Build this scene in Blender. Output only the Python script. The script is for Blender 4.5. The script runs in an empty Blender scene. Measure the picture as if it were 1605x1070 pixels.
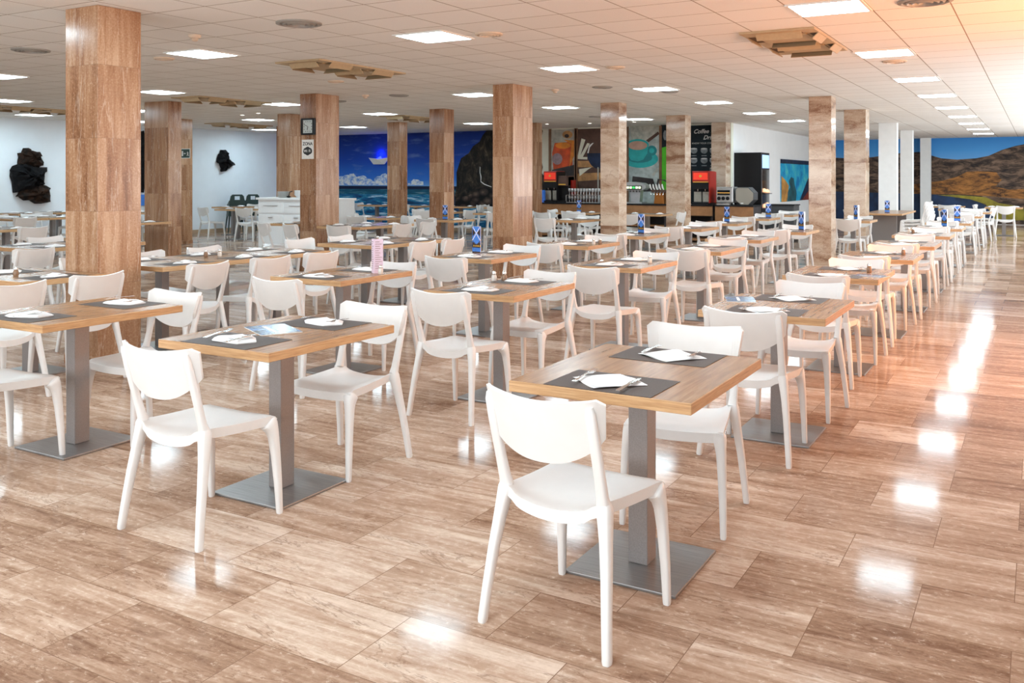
import bpy, bmesh, math, random
from mathutils import Vector, Matrix, Euler
R = math.radians
PI = math.pi
random.seed(7)
scene = bpy.context.scene
col = scene.collection

# ------------------------------------------------------------------ camera
EYE = 1.56          # eye height
HC = 3.0            # ceiling height
TZ = 0.788          # table top height
FPX, CX, HY = 1432.0, 802.5, 280.5
YAW = R(30.0)
cam = bpy.data.cameras.new('camera')
camo = bpy.data.objects.new('camera', cam)
col.objects.link(camo)
camo.location = (0, 0, EYE)
camo.rotation_euler = (R(90), 0, YAW)
cam.sensor_fit = 'HORIZONTAL'
cam.sensor_width = 36.0
cam.lens = 36.0 * FPX / 1605.0
cam.shift_x = 0.0
cam.shift_y = (HY - 535.0) / 1605.0
cam.clip_start = 0.05
cam.clip_end = 200
scene.camera = camo

# ------------------------------------------------------------------ world, lamps, exposure
w = bpy.data.worlds.new('world')
scene.world = w
w.use_nodes = True
w.node_tree.nodes['Background'].inputs[0].default_value = (0.75, 0.85, 1.0, 1)
w.node_tree.nodes['Background'].inputs[1].default_value = 0.6
scene.view_settings.view_transform = 'Standard'
scene.view_settings.look = 'None'
scene.view_settings.gamma = 1.0
scene.view_settings.use_curve_mapping = False
scene.view_settings.exposure = 0.34
try:
    scene.cycles.max_bounces = 7
    scene.cycles.diffuse_bounces = 4
    scene.cycles.glossy_bounces = 3
    scene.cycles.transmission_bounces = 4
    scene.cycles.transparent_max_bounces = 6
    scene.cycles.caustics_reflective = False
    scene.cycles.caustics_refractive = False
    scene.cycles.sample_clamp_indirect = 6.0
    scene.cycles.use_denoising = True
except Exception:
    pass
PANEL_POWER = 30.0       # radiance of the ceiling panels


def area_lamp(name, loc, rot, sx, sy, power, color):
    l = bpy.data.lights.new(name, 'AREA')
    l.shape = 'RECTANGLE'
    l.size, l.size_y = sx, sy
    l.energy = power
    l.color = color
    o = bpy.data.objects.new(name, l)
    o.location = loc
    o.rotation_euler = rot
    col.objects.link(o)
    return o


# unseen daylight from behind the camera, low evening sun glow from the side entrance
area_lamp('daylight_front', (-5.0, -1.8, 1.5), (R(106), 0, 0), 14.0, 1.8, 350.0, (0.92, 0.97, 1.0))  # made wide and tilted up to brighten the ceiling
area_lamp('side_fill', (2.32, 22.0, 1.6), (R(116), 0, R(90)), 20.0, 1.7, 640.0, (0.88, 0.95, 1.0))  # added fill along the right wall, lifts the ceiling and column sides
area_lamp('evening_glow', (2.2, 8.6, 1.5), (R(98), 0, R(90)), 2.4, 1.6, 180.0, (1.0, 0.42, 0.16))


# ------------------------------------------------------------------ photo pixel -> place
CY, SY = math.cos(YAW), math.sin(YAW)


def at(px, py, z):
    d = (z - EYE) / (HY - py) * FPX
    r = (px - CX) / FPX * d
    return (d * -SY + r * CY, d * CY + r * SY)


def on_y(px, y):                     # x where the sight line of column px meets the plane Y = y
    k = (px - CX) / FPX
    return (k * CY - SY) * y / (CY + k * SY)


def on_x(px, x):
    k = (px - CX) / FPX
    return (CY + k * SY) * x / (k * CY - SY)


def zat(py, x, y):
    d = -SY * x + CY * y
    return EYE + (HY - py) * d / FPX


# ------------------------------------------------------------------ node helpers
class NT:
    def __init__(self, name):
        self.m = bpy.data.materials.new(name)
        self.m.use_nodes = True
        self.t = self.m.node_tree
        self.b = self.t.nodes['Principled BSDF']

    def n(self, kind, **kw):
        x = self.t.nodes.new(kind)
        for k, v in kw.items():
            setattr(x, k, v)
        return x

    def l(self, a, b):
        self.t.links.new(a, b)

    def set(self, node, **kw):
        for k, v in kw.items():
            node.inputs[k.replace('_', ' ')].default_value = v

    def coord(self, scale=(1, 1, 1), loc=(0, 0, 0), rot=(0, 0, 0), kind='Object'):
        tc = self.n('ShaderNodeTexCoord')
        mp = self.n('ShaderNodeMapping')
        mp.inputs['Scale'].default_value = scale
        mp.inputs['Location'].default_value = loc
        mp.inputs['Rotation'].default_value = rot
        self.l(tc.outputs[kind], mp.inputs['Vector'])
        return mp.outputs['Vector']

    def noise(self, vec, scale=5.0, detail=4.0, rough=0.55, dist=0.0, w=None):
        x = self.n('ShaderNodeTexNoise')
        if w is not None:
            x.noise_dimensions = '4D'
            if hasattr(w, 'default_value'):
                self.l(w, x.inputs['W'])
            else:
                x.inputs['W'].default_value = w
        x.inputs['Scale'].default_value = scale
        x.inputs['Detail'].default_value = detail
        x.inputs['Roughness'].default_value = rough
        x.inputs['Distortion'].default_value = dist
        if vec is not None:
            self.l(vec, x.inputs['Vector'])
        return x.outputs['Fac']

    def ramp(self, fac, stops, interp='LINEAR'):
        x = self.n('ShaderNodeValToRGB')
        x.color_ramp.interpolation = interp
        e = x.color_ramp.elements
        while len(e) < len(stops):
            e.new(0.5)
        for i, (p, c) in enumerate(stops):
            e[i].position = p
            e[i].color = (*c, 1) if len(c) == 3 else c
        self.l(fac, x.inputs['Fac'])
        return x.outputs['Color']

    def mix(self, fac, a, b, mode='MIX'):
        x = self.n('ShaderNodeMix', data_type='RGBA', blend_type=mode)
        for s, v in ((x.inputs[0], fac), (x.inputs[6], a), (x.inputs[7], b)):
            if hasattr(v, 'links') or hasattr(v, 'is_linked'):
                self.l(v, s)
            elif isinstance(v, (int, float)):
                s.default_value = v
            else:
                s.default_value = (*v, 1) if len(v) == 3 else v
        return x.outputs[2]

    def math(self, op, a, b=None, clamp=False):
        x = self.n('ShaderNodeMath', operation=op, use_clamp=clamp)
        for i, v in enumerate((a, b)):
            if v is None:
                continue
            if hasattr(v, 'is_linked'):
                self.l(v, x.inputs[i])
            else:
                x.inputs[i].default_value = v
        return x.outputs[0]

    def sep(self, vec):
        x = self.n('ShaderNodeSeparateXYZ')
        self.l(vec, x.inputs[0])
        return x.outputs

    def bump(self, h, strength=0.2, dist=0.01):
        x = self.n('ShaderNodeBump')
        x.inputs['Strength'].default_value = strength
        x.inputs['Distance'].default_value = dist
        self.l(h, x.inputs['Height'])
        self.l(x.outputs['Normal'], self.b.inputs['Normal'])

    def base(self, c):
        if hasattr(c, 'is_linked'):
            self.l(c, self.b.inputs['Base Color'])
        else:
            self.b.inputs['Base Color'].default_value = (*c, 1)

    def rough(self, r, metal=0.0, spec=0.5):
        if hasattr(r, 'is_linked'):
            self.l(r, self.b.inputs['Roughness'])
        else:
            self.b.inputs['Roughness'].default_value = r
        self.b.inputs['Metallic'].default_value = metal
        self.b.inputs['Specular IOR Level'].default_value = spec


M = {}


def plain(name, c, r=0.5, metal=0.0, var=0.04, scale=30.0, spec=0.5):
    t = NT(name)
    v = t.coord()
    f = t.noise(v, scale, 3)
    lo = tuple(max(0, x * (1 - var)) for x in c)
    hi = tuple(min(1, x * (1 + var)) for x in c)
    t.base(t.ramp(f, [(0.35, lo), (0.65, hi)]))
    t.rough(r, metal, spec)
    M[name] = t.m
    return t


# polished veined travertine floor, half-bonded 62 x 40 cm slabs
t = NT('floor_stone')
v = t.coord(loc=(0.08, -0.24, 0))
br = t.n('ShaderNodeTexBrick', offset=0.5, offset_frequency=2, squash=1.0)
t.set(br, Scale=1.0, Mortar_Size=0.0016, Mortar_Smooth=0.1, Bias=0.0, Brick_Width=0.62, Row_Height=0.4)
br.inputs['Color1'].default_value = (0, 0, 0, 1)
br.inputs['Color2'].default_value = (1, 1, 1, 1)
br.inputs['Mortar'].default_value = (0.5, 0.5, 0.5, 1)
t.l(v, br.inputs['Vector'])
rnd = t.sep(br.outputs['Color'])[0]
wv = t.math('MULTIPLY', rnd, 37.0)
vs = t.coord(scale=(0.9, 6.0, 1.0))
f1 = t.noise(vs, 1.5, 10, 0.66, 0.9, w=wv)
f2 = t.noise(t.coord(scale=(2.0, 34.0, 1.0)), 1.6, 6, 0.65, 0.5, w=wv)
f3 = t.noise(t.coord(scale=(20, 30, 1)), 1.4, 6, 0.75, 0.4, w=wv)
ff = t.math('ADD', t.math('MULTIPLY', f1, 0.57), t.math('MULTIPLY', f2, 0.22))
ff = t.math('ADD', ff, t.math('MULTIPLY', f3, 0.21))
ff = t.math('ADD', ff, t.math('MULTIPLY', t.math('SUBTRACT', rnd, 0.5), 0.15))
c = t.ramp(ff, [(0.36, (0.205, 0.115, 0.073)), (0.45, (0.345, 0.218, 0.150)), (0.53, (0.475, 0.33, 0.243)), (0.64, (0.68, 0.545, 0.445))])
spk = t.ramp(f3, [(0.57, (0, 0, 0)), (0.64, (1, 1, 1))])
c = t.mix(t.math('MULTIPLY', t.sep(spk)[0], 0.40), c, (0.74, 0.62, 0.51))
crk = t.ramp(t.noise(t.coord(scale=(0.8, 3.2, 1.0)), 1.3, 8, 0.62, 0.6, w=wv), [(0.493, (0, 0, 0)), (0.5, (1, 1, 1)), (0.507, (0, 0, 0))])
c = t.mix(t.math('MULTIPLY', t.sep(crk)[0], 0.6), c, (0.17, 0.085, 0.05))
c = t.mix(br.outputs['Fac'], c, (0.22, 0.13, 0.085))
t.base(c)
t.rough(t.math('ADD', 0.03, t.math('MULTIPLY', f3, 0.13)), 0, 0.03)
M['floor_stone'] = t.m

# ceiling of 60 cm mineral tiles on thin bars
t = NT('ceiling_tile')
v = t.coord(loc=(0.03, 0.08, 0))
br = t.n('ShaderNodeTexBrick', offset=0.0, offset_frequency=2, squash=1.0)
t.set(br, Scale=1.0, Mortar_Size=0.006, Mortar_Smooth=0.1, Bias=0.0, Brick_Width=0.6, Row_Height=0.6)
br.inputs['Color1'].default_value = (0.92, 0.90, 0.86, 1)
br.inputs['Color2'].default_value = (0.96, 0.945, 0.915, 1)
br.inputs['Mortar'].default_value = (0.36, 0.29, 0.23, 1)
t.l(v, br.inputs['Vector'])
f = t.noise(t.coord(), 130, 3, 0.7)
sp = t.ramp(f, [(0.3, (0.90, 0.895, 0.89)), (0.6, (1, 1, 1))])
t.base(t.mix(1.0, br.outputs['Color'], sp, 'MULTIPLY'))
t.rough(0.9, 0, 0.2)
M['ceiling_tile'] = t.m

plain('wall_white', (0.86, 0.92, 0.97), 0.75, var=0.015, scale=3)
plain('wall_plain', (0.90, 0.91, 0.91), 0.75, var=0.015, scale=3)
plain('wall_cream', (0.80, 0.80, 0.68), 0.7, var=0.02, scale=3)
plain('column_paint', (0.86, 0.87, 0.86), 0.5, var=0.02, scale=6)


def travertine(name, vertical, cols_):
    """stone cladding slabs 0.61 m tall; veins run up the shaft or across it"""
    t = NT(name)
    tc = t.n('ShaderNodeTexCoord')
    oi = t.n('ShaderNodeObjectInfo')
    mp = t.n('ShaderNodeMapping')
    t.l(tc.outputs['Object'], mp.inputs['Vector'])
    x, y, z = t.sep(mp.outputs['Vector'])
    u = t.math('ADD', x, y)
    row = t.math('FLOOR', t.math('DIVIDE', t.math('ADD', z, 0.54), 0.61))
    # which face: normal
    geo = t.n('ShaderNodeNewGeometry')
    nx = t.math('ABSOLUTE', t.sep(geo.outputs['Normal'])[0])
    face = t.math('GREATER_THAN', nx, 0.5)
    wn = t.n('ShaderNodeTexWhiteNoise', noise_dimensions='4D')
    cb = t.n('ShaderNodeCombineXYZ')
    t.l(row, cb.inputs[0])
    t.l(face, cb.inputs[1])
    t.l(t.math('MULTIPLY', oi.outputs['Random'], 50.0), wn.inputs['W'])
    t.l(cb.outputs[0], wn.inputs['Vector'])
    rnd = wn.outputs['Value']
    cb2 = t.n('ShaderNodeCombineXYZ')
    if vertical:
        t.l(t.math('MULTIPLY', u, 9.0), cb2.inputs[0])
        t.l(t.math('MULTIPLY', z, 0.8), cb2.inputs[2])
    else:
        t.l(t.math('MULTIPLY', u, 1.6), cb2.inputs[0])
        t.l(t.math('MULTIPLY', z, 5.0), cb2.inputs[2])
    wv = t.math('ADD', t.math('MULTIPLY', rnd, 31.0), t.math('MULTIPLY', oi.outputs['Random'], 9.0))
    f1 = t.noise(cb2.outputs[0], 1.0, 9, 0.68, 0.35 if vertical else 0.9, w=wv)
    f2 = t.noise(mp.outputs['Vector'], 60, 4, 0.7)
    f = t.math('ADD', t.math('MULTIPLY', f1, 0.72), t.math('MULTIPLY', f2, 0.28))
    if not vertical:
        wa = t.n('ShaderNodeTexWave', wave_type='BANDS', bands_direction='Z', wave_profile='SIN')
        t.set(wa, Scale=0.7, Distortion=12.0, Detail=6.0, Detail_Scale=0.9, Detail_Roughness=0.6)
        cb3 = t.n('ShaderNodeCombineXYZ')
        t.l(t.math('MULTIPLY', u, 0.7), cb3.inputs[0])
        t.l(t.math('ADD', z, t.math('MULTIPLY', rnd, 7.0)), cb3.inputs[2])
        t.l(cb3.outputs[0], wa.inputs['Vector'])
        f = t.math('ADD', t.math('MULTIPLY', f, 0.82), t.math('MULTIPLY', t.math('POWER', wa.outputs['Fac'], 0.35), 0.125))
    f = t.math('ADD', f, t.math('MULTIPLY', t.math('SUBTRACT', rnd, 0.5), 0.13))
    c = t.ramp(f, list(zip((0.36, 0.45, 0.53, 0.63), cols_)))
    cr = t.ramp(t.noise(cb2.outputs[0], 0.55, 7, 0.62, 0.5, w=t.math('ADD', wv, 3.3)), [(0.492, (0, 0, 0)), (0.5, (1, 1, 1)), (0.508, (0, 0, 0))])
    c = t.mix(t.math('MULTIPLY', t.sep(cr)[0], 0.45), c, (0.75, 0.60, 0.47) if vertical else (0.26, 0.12, 0.07))
    sk = t.ramp(f2, [(0.62, (0, 0, 0)), (0.70, (1, 1, 1))])
    c = t.mix(t.math('MULTIPLY', t.sep(sk)[0], 0.4), c, (0.72, 0.56, 0.43))
    fr = t.math('FRACT', t.math('DIVIDE', t.math('ADD', z, 0.54), 0.61))
    joint = t.math('LESS_THAN', fr, 0.006)
    c = t.mix(t.math('MULTIPLY', joint, 0.6), c, (0.22, 0.12, 0.07))
    t.base(c)
    t.rough(0.22 if vertical else 0.12, 0, 0.5)
    M[name] = t.m


travertine('stone_upright', True, [(0.195, 0.085, 0.038), (0.325, 0.160, 0.082), (0.42, 0.232, 0.128), (0.55, 0.355, 0.225)])
travertine('stone_across', False, [(0.27, 0.14, 0.082), (0.50, 0.345, 0.24), (0.60, 0.455, 0.34), (0.72, 0.60, 0.48)])

# chair plastic
t = plain('chair_plastic', (0.77, 0.765, 0.755), 0.38, var=0.012, scale=14)
# oak laminate
t = NT('oak_top')
v = t.coord(scale=(26, 1.6, 8))
f = t.noise(v, 1.8, 6, 0.62, 0.5)
f2 = t.noise(t.coord(scale=(150, 7, 30)), 1.5, 3, 0.6)
f = t.math('ADD', t.math('MULTIPLY', f, 0.7), t.math('MULTIPLY', f2, 0.3))
t.base(t.ramp(f, [(0.34, (0.215, 0.105, 0.048)), (0.5, (0.325, 0.172, 0.083)), (0.66, (0.43, 0.25, 0.132))]))
t.rough(0.27, 0, 0.5)
M['oak_top'] = t.m
t = NT('oak_edge')
v = t.coord(scale=(4, 4, 120))
f = t.noise(v, 1.4, 5, 0.65, 0.4)
t.base(t.ramp(f, [(0.3, (0.36, 0.19, 0.085)), (0.5, (0.53, 0.31, 0.15)), (0.7, (0.66, 0.43, 0.235))]))
t.rough(0.45, 0, 0.4)
M['oak_edge'] = t.m
# metals
t = NT('brushed_steel')
f = t.noise(t.coord(scale=(3, 160, 3)), 1.5, 4, 0.6)
t.base(t.ramp(f, [(0.3, (0.20, 0.20, 0.20)), (0.7, (0.34, 0.34, 0.34))]))
t.rough(0.38, 0.75, 0.5)
M['brushed_steel'] = t.m
t = NT('post_aluminium')
f = t.noise(t.coord(), 260, 2, 0.6)
t.base(t.ramp(f, [(0.3, (0.24, 0.22, 0.215)), (0.7, (0.30, 0.28, 0.275))]))
t.rough(0.42, 0.35, 0.5)
M['post_aluminium'] = t.m
plain('cutlery_steel', (0.62, 0.62, 0.62), 0.2, 1.0, var=0.03)
plain('chrome', (0.75, 0.75, 0.76), 0.15, 1.0, var=0.02)
# woven placemat
t = NT('placemat_weave')
f = t.noise(t.coord(scale=(220, 220, 10)), 1.0, 2, 0.6)
t.base(t.ramp(f, [(0.3, (0.055, 0.041, 0.036)), (0.7, (0.10, 0.077, 0.067))]))
t.rough(0.55, 0, 0.4)
M['placemat_weave'] = t.m
t = plain('napkin_paper', (0.92, 0.92, 0.92), 0.8, var=0.02, scale=60)
plain('black_plastic', (0.010, 0.010, 0.011), 0.4, spec=0.2)
plain('dark_green_plastic', (0.008, 0.035, 0.032), 0.4)
plain('dark_grey', (0.06, 0.065, 0.07), 0.45)
plain('cabinet_white', (0.86, 0.88, 0.89), 0.45, var=0.01)
plain('porcelain', (0.88, 0.88, 0.86), 0.25, var=0.01)
plain('grille_beige', (0.50, 0.37, 0.22), 0.6)
plain('grille_dark', (0.10, 0.065, 0.035), 0.7)
plain('vent_grey', (0.33, 0.31, 0.28), 0.5)
plain('cream_plastic', (0.72, 0.58, 0.45), 0.5)
plain('red_panel', (0.36, 0.016, 0.008), 0.35)
plain('yellow_strip', (0.75, 0.42, 0.05), 0.4)
plain('silver', (0.55, 0.56, 0.57), 0.3, 0.8)
plain('mesh_panel', (0.36, 0.33, 0.28), 0.5, 0.3, var=0.25, scale=160)
plain('bronze', (0.42, 0.15, 0.03), 0.35, 0.6)
plain('counter_wood', (0.33, 0.155, 0.062), 0.45, var=0.12, scale=8)
plain('frame_wood', (0.20, 0.095, 0.045), 0.5, var=0.15, scale=8)
plain('ledge_wood', (0.30, 0.20, 0.11), 0.5, var=0.15, scale=8)
plain('skirting', (0.50, 0.36, 0.24), 0.4, var=0.08, scale=6)
plain('sign_green', (0.0, 0.028, 0.016), 0.4)
plain('sign_white', (0.85, 0.85, 0.82), 0.5)
plain('ink_black', (0.01, 0.01, 0.01), 0.5)
plain('clock_face', (0.62, 0.68, 0.66), 0.4)
plain('blue_cup', (0.02, 0.16, 0.65), 0.4)
plain('orange_plastic', (0.75, 0.16, 0.02), 0.4)
plain('teal', (0.02, 0.42, 0.42), 0.45, var=0.12, scale=5)
plain('teal_dark', (0.01, 0.22, 0.24), 0.45, var=0.12, scale=5)
plain('milk_coffee', (0.55, 0.34, 0.25), 0.5, var=0.1, scale=6)
plain('print_grey', (0.46, 0.46, 0.40), 0.6, var=0.2, scale=9)
plain('print_plank', (0.44, 0.50, 0.48), 0.6, var=0.25, scale=5)
plain('print_brown', (0.10, 0.05, 0.035), 0.6, var=0.2, scale=6)
plain('print_dark', (0.03, 0.022, 0.022), 0.6, var=0.3, scale=5)
plain('print_red', (0.60, 0.075, 0.012), 0.6, var=0.3, scale=4)
plain('print_orange', (0.72, 0.23, 0.02), 0.6, var=0.25, scale=4)
plain('print_mauve', (0.36, 0.25, 0.27), 0.6, var=0.35, scale=6)
plain('print_cream', (0.78, 0.76, 0.62), 0.6, var=0.05, scale=4)
plain('print_tan', (0.50, 0.26, 0.10), 0.6, var=0.25, scale=6)
plain('print_green', (0.07, 0.46, 0.01), 0.6, var=0.15, scale=3)
plain('chalk_board', (0.010, 0.017, 0.022), 0.6, var=0.2, scale=5, spec=0.2)
plain('chalk', (0.62, 0.62, 0.60), 0.8, var=0.1)
plain('chalk_grey', (0.20, 0.22, 0.23), 0.8, var=0.25, scale=20)
plain('salt_glass', (0.72, 0.70, 0.66), 0.15, var=0.05)
plain('pepper_glass', (0.26, 0.16, 0.10), 0.15, var=0.2, scale=120)

# glass
t = NT('clear_glass')
tr = t.n('ShaderNodeBsdfTransparent')
gl = t.n('ShaderNodeBsdfGlossy')
gl.inputs['Roughness'].default_value = 0.05
gl.inputs['Color'].default_value = (0.95, 0.97, 1, 1)
mx = t.n('ShaderNodeMixShader')
mx.inputs[0].default_value = 0.42
t.l(tr.outputs[0], mx.inputs[1])
t.l(gl.outputs[0], mx.inputs[2])
t.l(mx.outputs[0], t.t.nodes['Material Output'].inputs['Surface'])
M['clear_glass'] = t.m
t = NT('drinking_glass')
tr = t.n('ShaderNodeBsdfTransparent')
gl = t.n('ShaderNodeBsdfGlossy')
gl.inputs['Roughness'].default_value = 0.12
df = t.n('ShaderNodeBsdfDiffuse')
df.inputs['Color'].default_value = (0.85, 0.88, 0.9, 1)
m1, m2 = t.n('ShaderNodeMixShader'), t.n('ShaderNodeMixShader')
m1.inputs[0].default_value = 0.5
m2.inputs[0].default_value = 0.62
t.l(gl.outputs[0], m1.inputs[1])
t.l(df.outputs[0], m1.inputs[2])
t.l(tr.outputs[0], m2.inputs[1])
t.l(m1.outputs[0], m2.inputs[2])
t.l(m2.outputs[0], t.t.nodes['Material Output'].inputs['Surface'])
M['drinking_glass'] = t.m


def emissive(name, c, s):
    t = NT(name)
    t.base(tuple(.8 * q for q in c))
    t.b.inputs['Emission Color'].default_value = (*c, 1)
    t.b.inputs['Emission Strength'].default_value = s
    M[name] = t.m


emissive('panel_light', (0.70, 0.90, 1.0), PANEL_POWER)
emissive('spot_light', (1.0, 0.97, 0.9), 12.0)
emissive('blue_lamp', (0.02, 0.04, 1.0), 4.0)
emissive('lit_display', (0.35, 0.55, 0.85), 0.8)
emissive('lit_pastry', (1.0, 0.55, 0.3), 0.9)
emissive('lit_button', (0.8, 0.95, 0.6), 1.2)
emissive('lit_green', (0.05, 0.6, 0.12), 0.8)
emissive('lit_red', (1.0, 0.05, 0.02), 0.25)
emissive('lit_amber', (1.0, 0.5, 0.1), 1.0)

# lava rock
t = NT('lava_rock')
f = t.noise(t.coord(), 9, 8, 0.7)
t.base(t.ramp(f, [(0.4, (0.003, 0.003, 0.004)), (0.58, (0.010, 0.010, 0.011)), (0.72, (0.045, 0.030, 0.024))]))
t.rough(0.65, 0, 0.15)
t.bump(f, 0.9, 0.05)
M['lava_rock'] = t.m
t = NT('rust_rock')
f = t.noise(t.coord(), 7, 8, 0.7)
t.base(t.ramp(f, [(0.4, (0.010, 0.008, 0.007)), (0.62, (0.05, 0.025, 0.015)), (0.8, (0.12, 0.05, 0.025))]))
t.rough(0.7, 0, 0.15)
t.bump(f, 0.9, 0.05)
M['rust_rock'] = t.m

# ---- printed murals
t = NT('mural_sky')           # deep blue photo print: the print itself pales towards its horizon
v = t.coord()
x, y, z = t.sep(v)
g = t.math('DIVIDE', t.math('SUBTRACT', z, 1.34), 1.66)
c = t.ramp(g, [(0.0, (0.16, 0.42, 0.86)), (0.12, (0.035, 0.21, 0.78)), (0.5, (0.008, 0.075, 0.50)), (1.0, (0.004, 0.026, 0.22))])
f = t.noise(t.coord(scale=(0.8, 1, 3.2)), 1.6, 6, 0.6)
c = t.mix(t.sep(t.ramp(f, [(0.54, (0, 0, 0)), (0.72, (0.6, 0.6, 0.6))]))[0], c, (0.16, 0.26, 0.62))
t.base(c)
t.rough(0.55, 0, 0.3)
M['mural_sky'] = t.m
t = NT('mural_cloud')
f = t.noise(t.coord(scale=(1, 1, 1.2)), 7, 6, 0.65)
t.base(t.ramp(f, [(0.38, (0.16, 0.36, 0.78)), (0.48, (0.55, 0.70, 0.93)), (0.56, (0.93, 0.96, 0.98))]))
t.rough(0.55, 0, 0.3)
M['mural_cloud'] = t.m
t = NT('mural_sea')
v = t.coord(scale=(0.7, 1, 5.0))
f = t.noise(v, 1.6, 7, 0.65, 0.8)
x, y, z = t.sep(t.coord())
c = t.ramp(f, [(0.38, (0.005, 0.03, 0.09)), (0.47, (0.008, 0.13, 0.34)), (0.54, (0.03, 0.28, 0.48)), (0.61, (0.55, 0.75, 0.88))])
dk = t.ramp(z, [(0.0, (1, 1, 1)), (1.0, (1, 1, 1))])
far_ = t.math('GREATER_THAN', z, 1.24)
c = t.mix(far_, c, (0.003, 0.012, 0.05))
mid = t.math('MULTIPLY', t.math('GREATER_THAN', z, 1.08), t.math('LESS_THAN', z, 1.24))
c = t.mix(t.math('MULTIPLY', mid, 0.75), c, (0.006, 0.09, 0.14))
t.base(c)
t.rough(0.55, 0, 0.3)
M['mural_sea'] = t.m
t = NT('mural_cliff')
f = t.noise(t.coord(scale=(1.4, 1, 1.0), rot=(0, R(25), 0)), 3.2, 10, 0.75, 0.5)
t.base(t.ramp(f, [(0.38, (0.004, 0.004, 0.005)), (0.50, (0.022, 0.017, 0.013)), (0.60, (0.07, 0.052, 0.036)), (0.70, (0.20, 0.155, 0.115))]))
t.rough(0.6, 0, 0.25)
M['mural_cliff'] = t.m
t = NT('mural_boulder')
vo = t.n('ShaderNodeTexVoronoi')
vo.inputs['Scale'].default_value = 3.2
t.l(t.coord(scale=(1, 1, 1.4)), vo.inputs['Vector'])
f = t.noise(t.coord(), 9, 6, 0.7)
c = t.ramp(vo.outputs['Distance'], [(0.1, (0.22, 0.15, 0.115)), (0.35, (0.09, 0.06, 0.05)), (0.62, (0.004, 0.004, 0.005))])
t.base(t.mix(1.0, c, t.ramp(f, [(0.3, (0.25, 0.25, 0.25)), (0.65, (1, 1, 1))]), 'MULTIPLY'))
t.rough(0.6, 0, 0.25)
M['mural_boulder'] = t.m
t = NT('print_far_sky')
x, y, z = t.sep(t.coord())
t.base(t.ramp(t.math('DIVIDE', z, 3.0), [(0.6, (0.24, 0.52, 0.88)), (0.85, (0.08, 0.36, 0.80)), (1.0, (0.05, 0.28, 0.70))]))
t.rough(0.55, 0, 0.3)
M['print_far_sky'] = t.m
t = NT('print_mountain')
f = t.noise(t.coord(scale=(0.8, 1, 2.2), rot=(0, R(-14), 0)), 2.6, 10, 0.72, 0.6)
t.base(t.ramp(f, [(0.36, (0.014, 0.012, 0.014)), (0.47, (0.075, 0.05, 0.038)), (0.58, (0.22, 0.14, 0.095)), (0.75, (0.36, 0.24, 0.16))]))
t.rough(0.6, 0, 0.25)
M['print_mountain'] = t.m
t = NT('print_slope')
f = t.noise(t.coord(scale=(0.9, 1, 2.6)), 3.0, 9, 0.7, 0.5)
t.base(t.ramp(f, [(0.38, (0.06, 0.03, 0.02)), (0.48, (0.25, 0.11, 0.035)), (0.62, (0.50, 0.21, 0.055)), (0.8, (0.58, 0.29, 0.11))]))
t.rough(0.6, 0, 0.25)
M['print_slope'] = t.m
plain('print_lake', (0.010, 0.035, 0.10), 0.6, var=0.4, scale=3)
plain('print_meadow', (0.30, 0.25, 0.02), 0.6, var=0.3, scale=4)
t = NT('print_underwater')
f = t.noise(t.coord(scale=(1, 1, 1)), 2.0, 6, 0.65, 0.6)
t.base(t.ramp(f, [(0.35, (0.008, 0.20, 0.52)), (0.5, (0.02, 0.42, 0.70)), (0.65, (0.10, 0.60, 0.66)), (0.8, (0.35, 0.75, 0.66))]))
t.rough(0.5, 0, 0.3)
M['print_underwater'] = t.m
plain('print_ochre', (0.55, 0.27, 0.06), 0.6, var=0.35, scale=3)
plain('print_rust', (0.22, 0.035, 0.02), 0.6, var=0.35, scale=3)
plain('print_navy', (0.008, 0.02, 0.06), 0.6, var=0.4, scale=3)
plain('print_diver', (0.010, 0.085, 0.11), 0.6, var=0.5, scale=4)

# menu card print
plain('card_blue', (0.06, 0.22, 0.68), 0.4, var=0.15, scale=30)
plain('card_dark', (0.035, 0.014, 0.010), 0.4, var=0.3, scale=60)
plain('card_white', (0.84, 0.82, 0.88), 0.45, var=0.02)
plain('card_pink', (0.74, 0.60, 0.73), 0.45, var=0.05, scale=60)
t = NT('leaflet_print')
f = t.noise(t.coord(scale=(1, 1, 1)), 14, 6, 0.65, 0.8)
t.base(t.ramp(f, [(0.36, (0.012, 0.012, 0.014)), (0.47, (0.02, 0.07, 0.20)), (0.56, (0.07, 0.20, 0.48)), (0.70, (0.45, 0.55, 0.66))]))
t.rough(0.15, 0, 0.5)
M['leaflet_print'] = t.m


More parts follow.
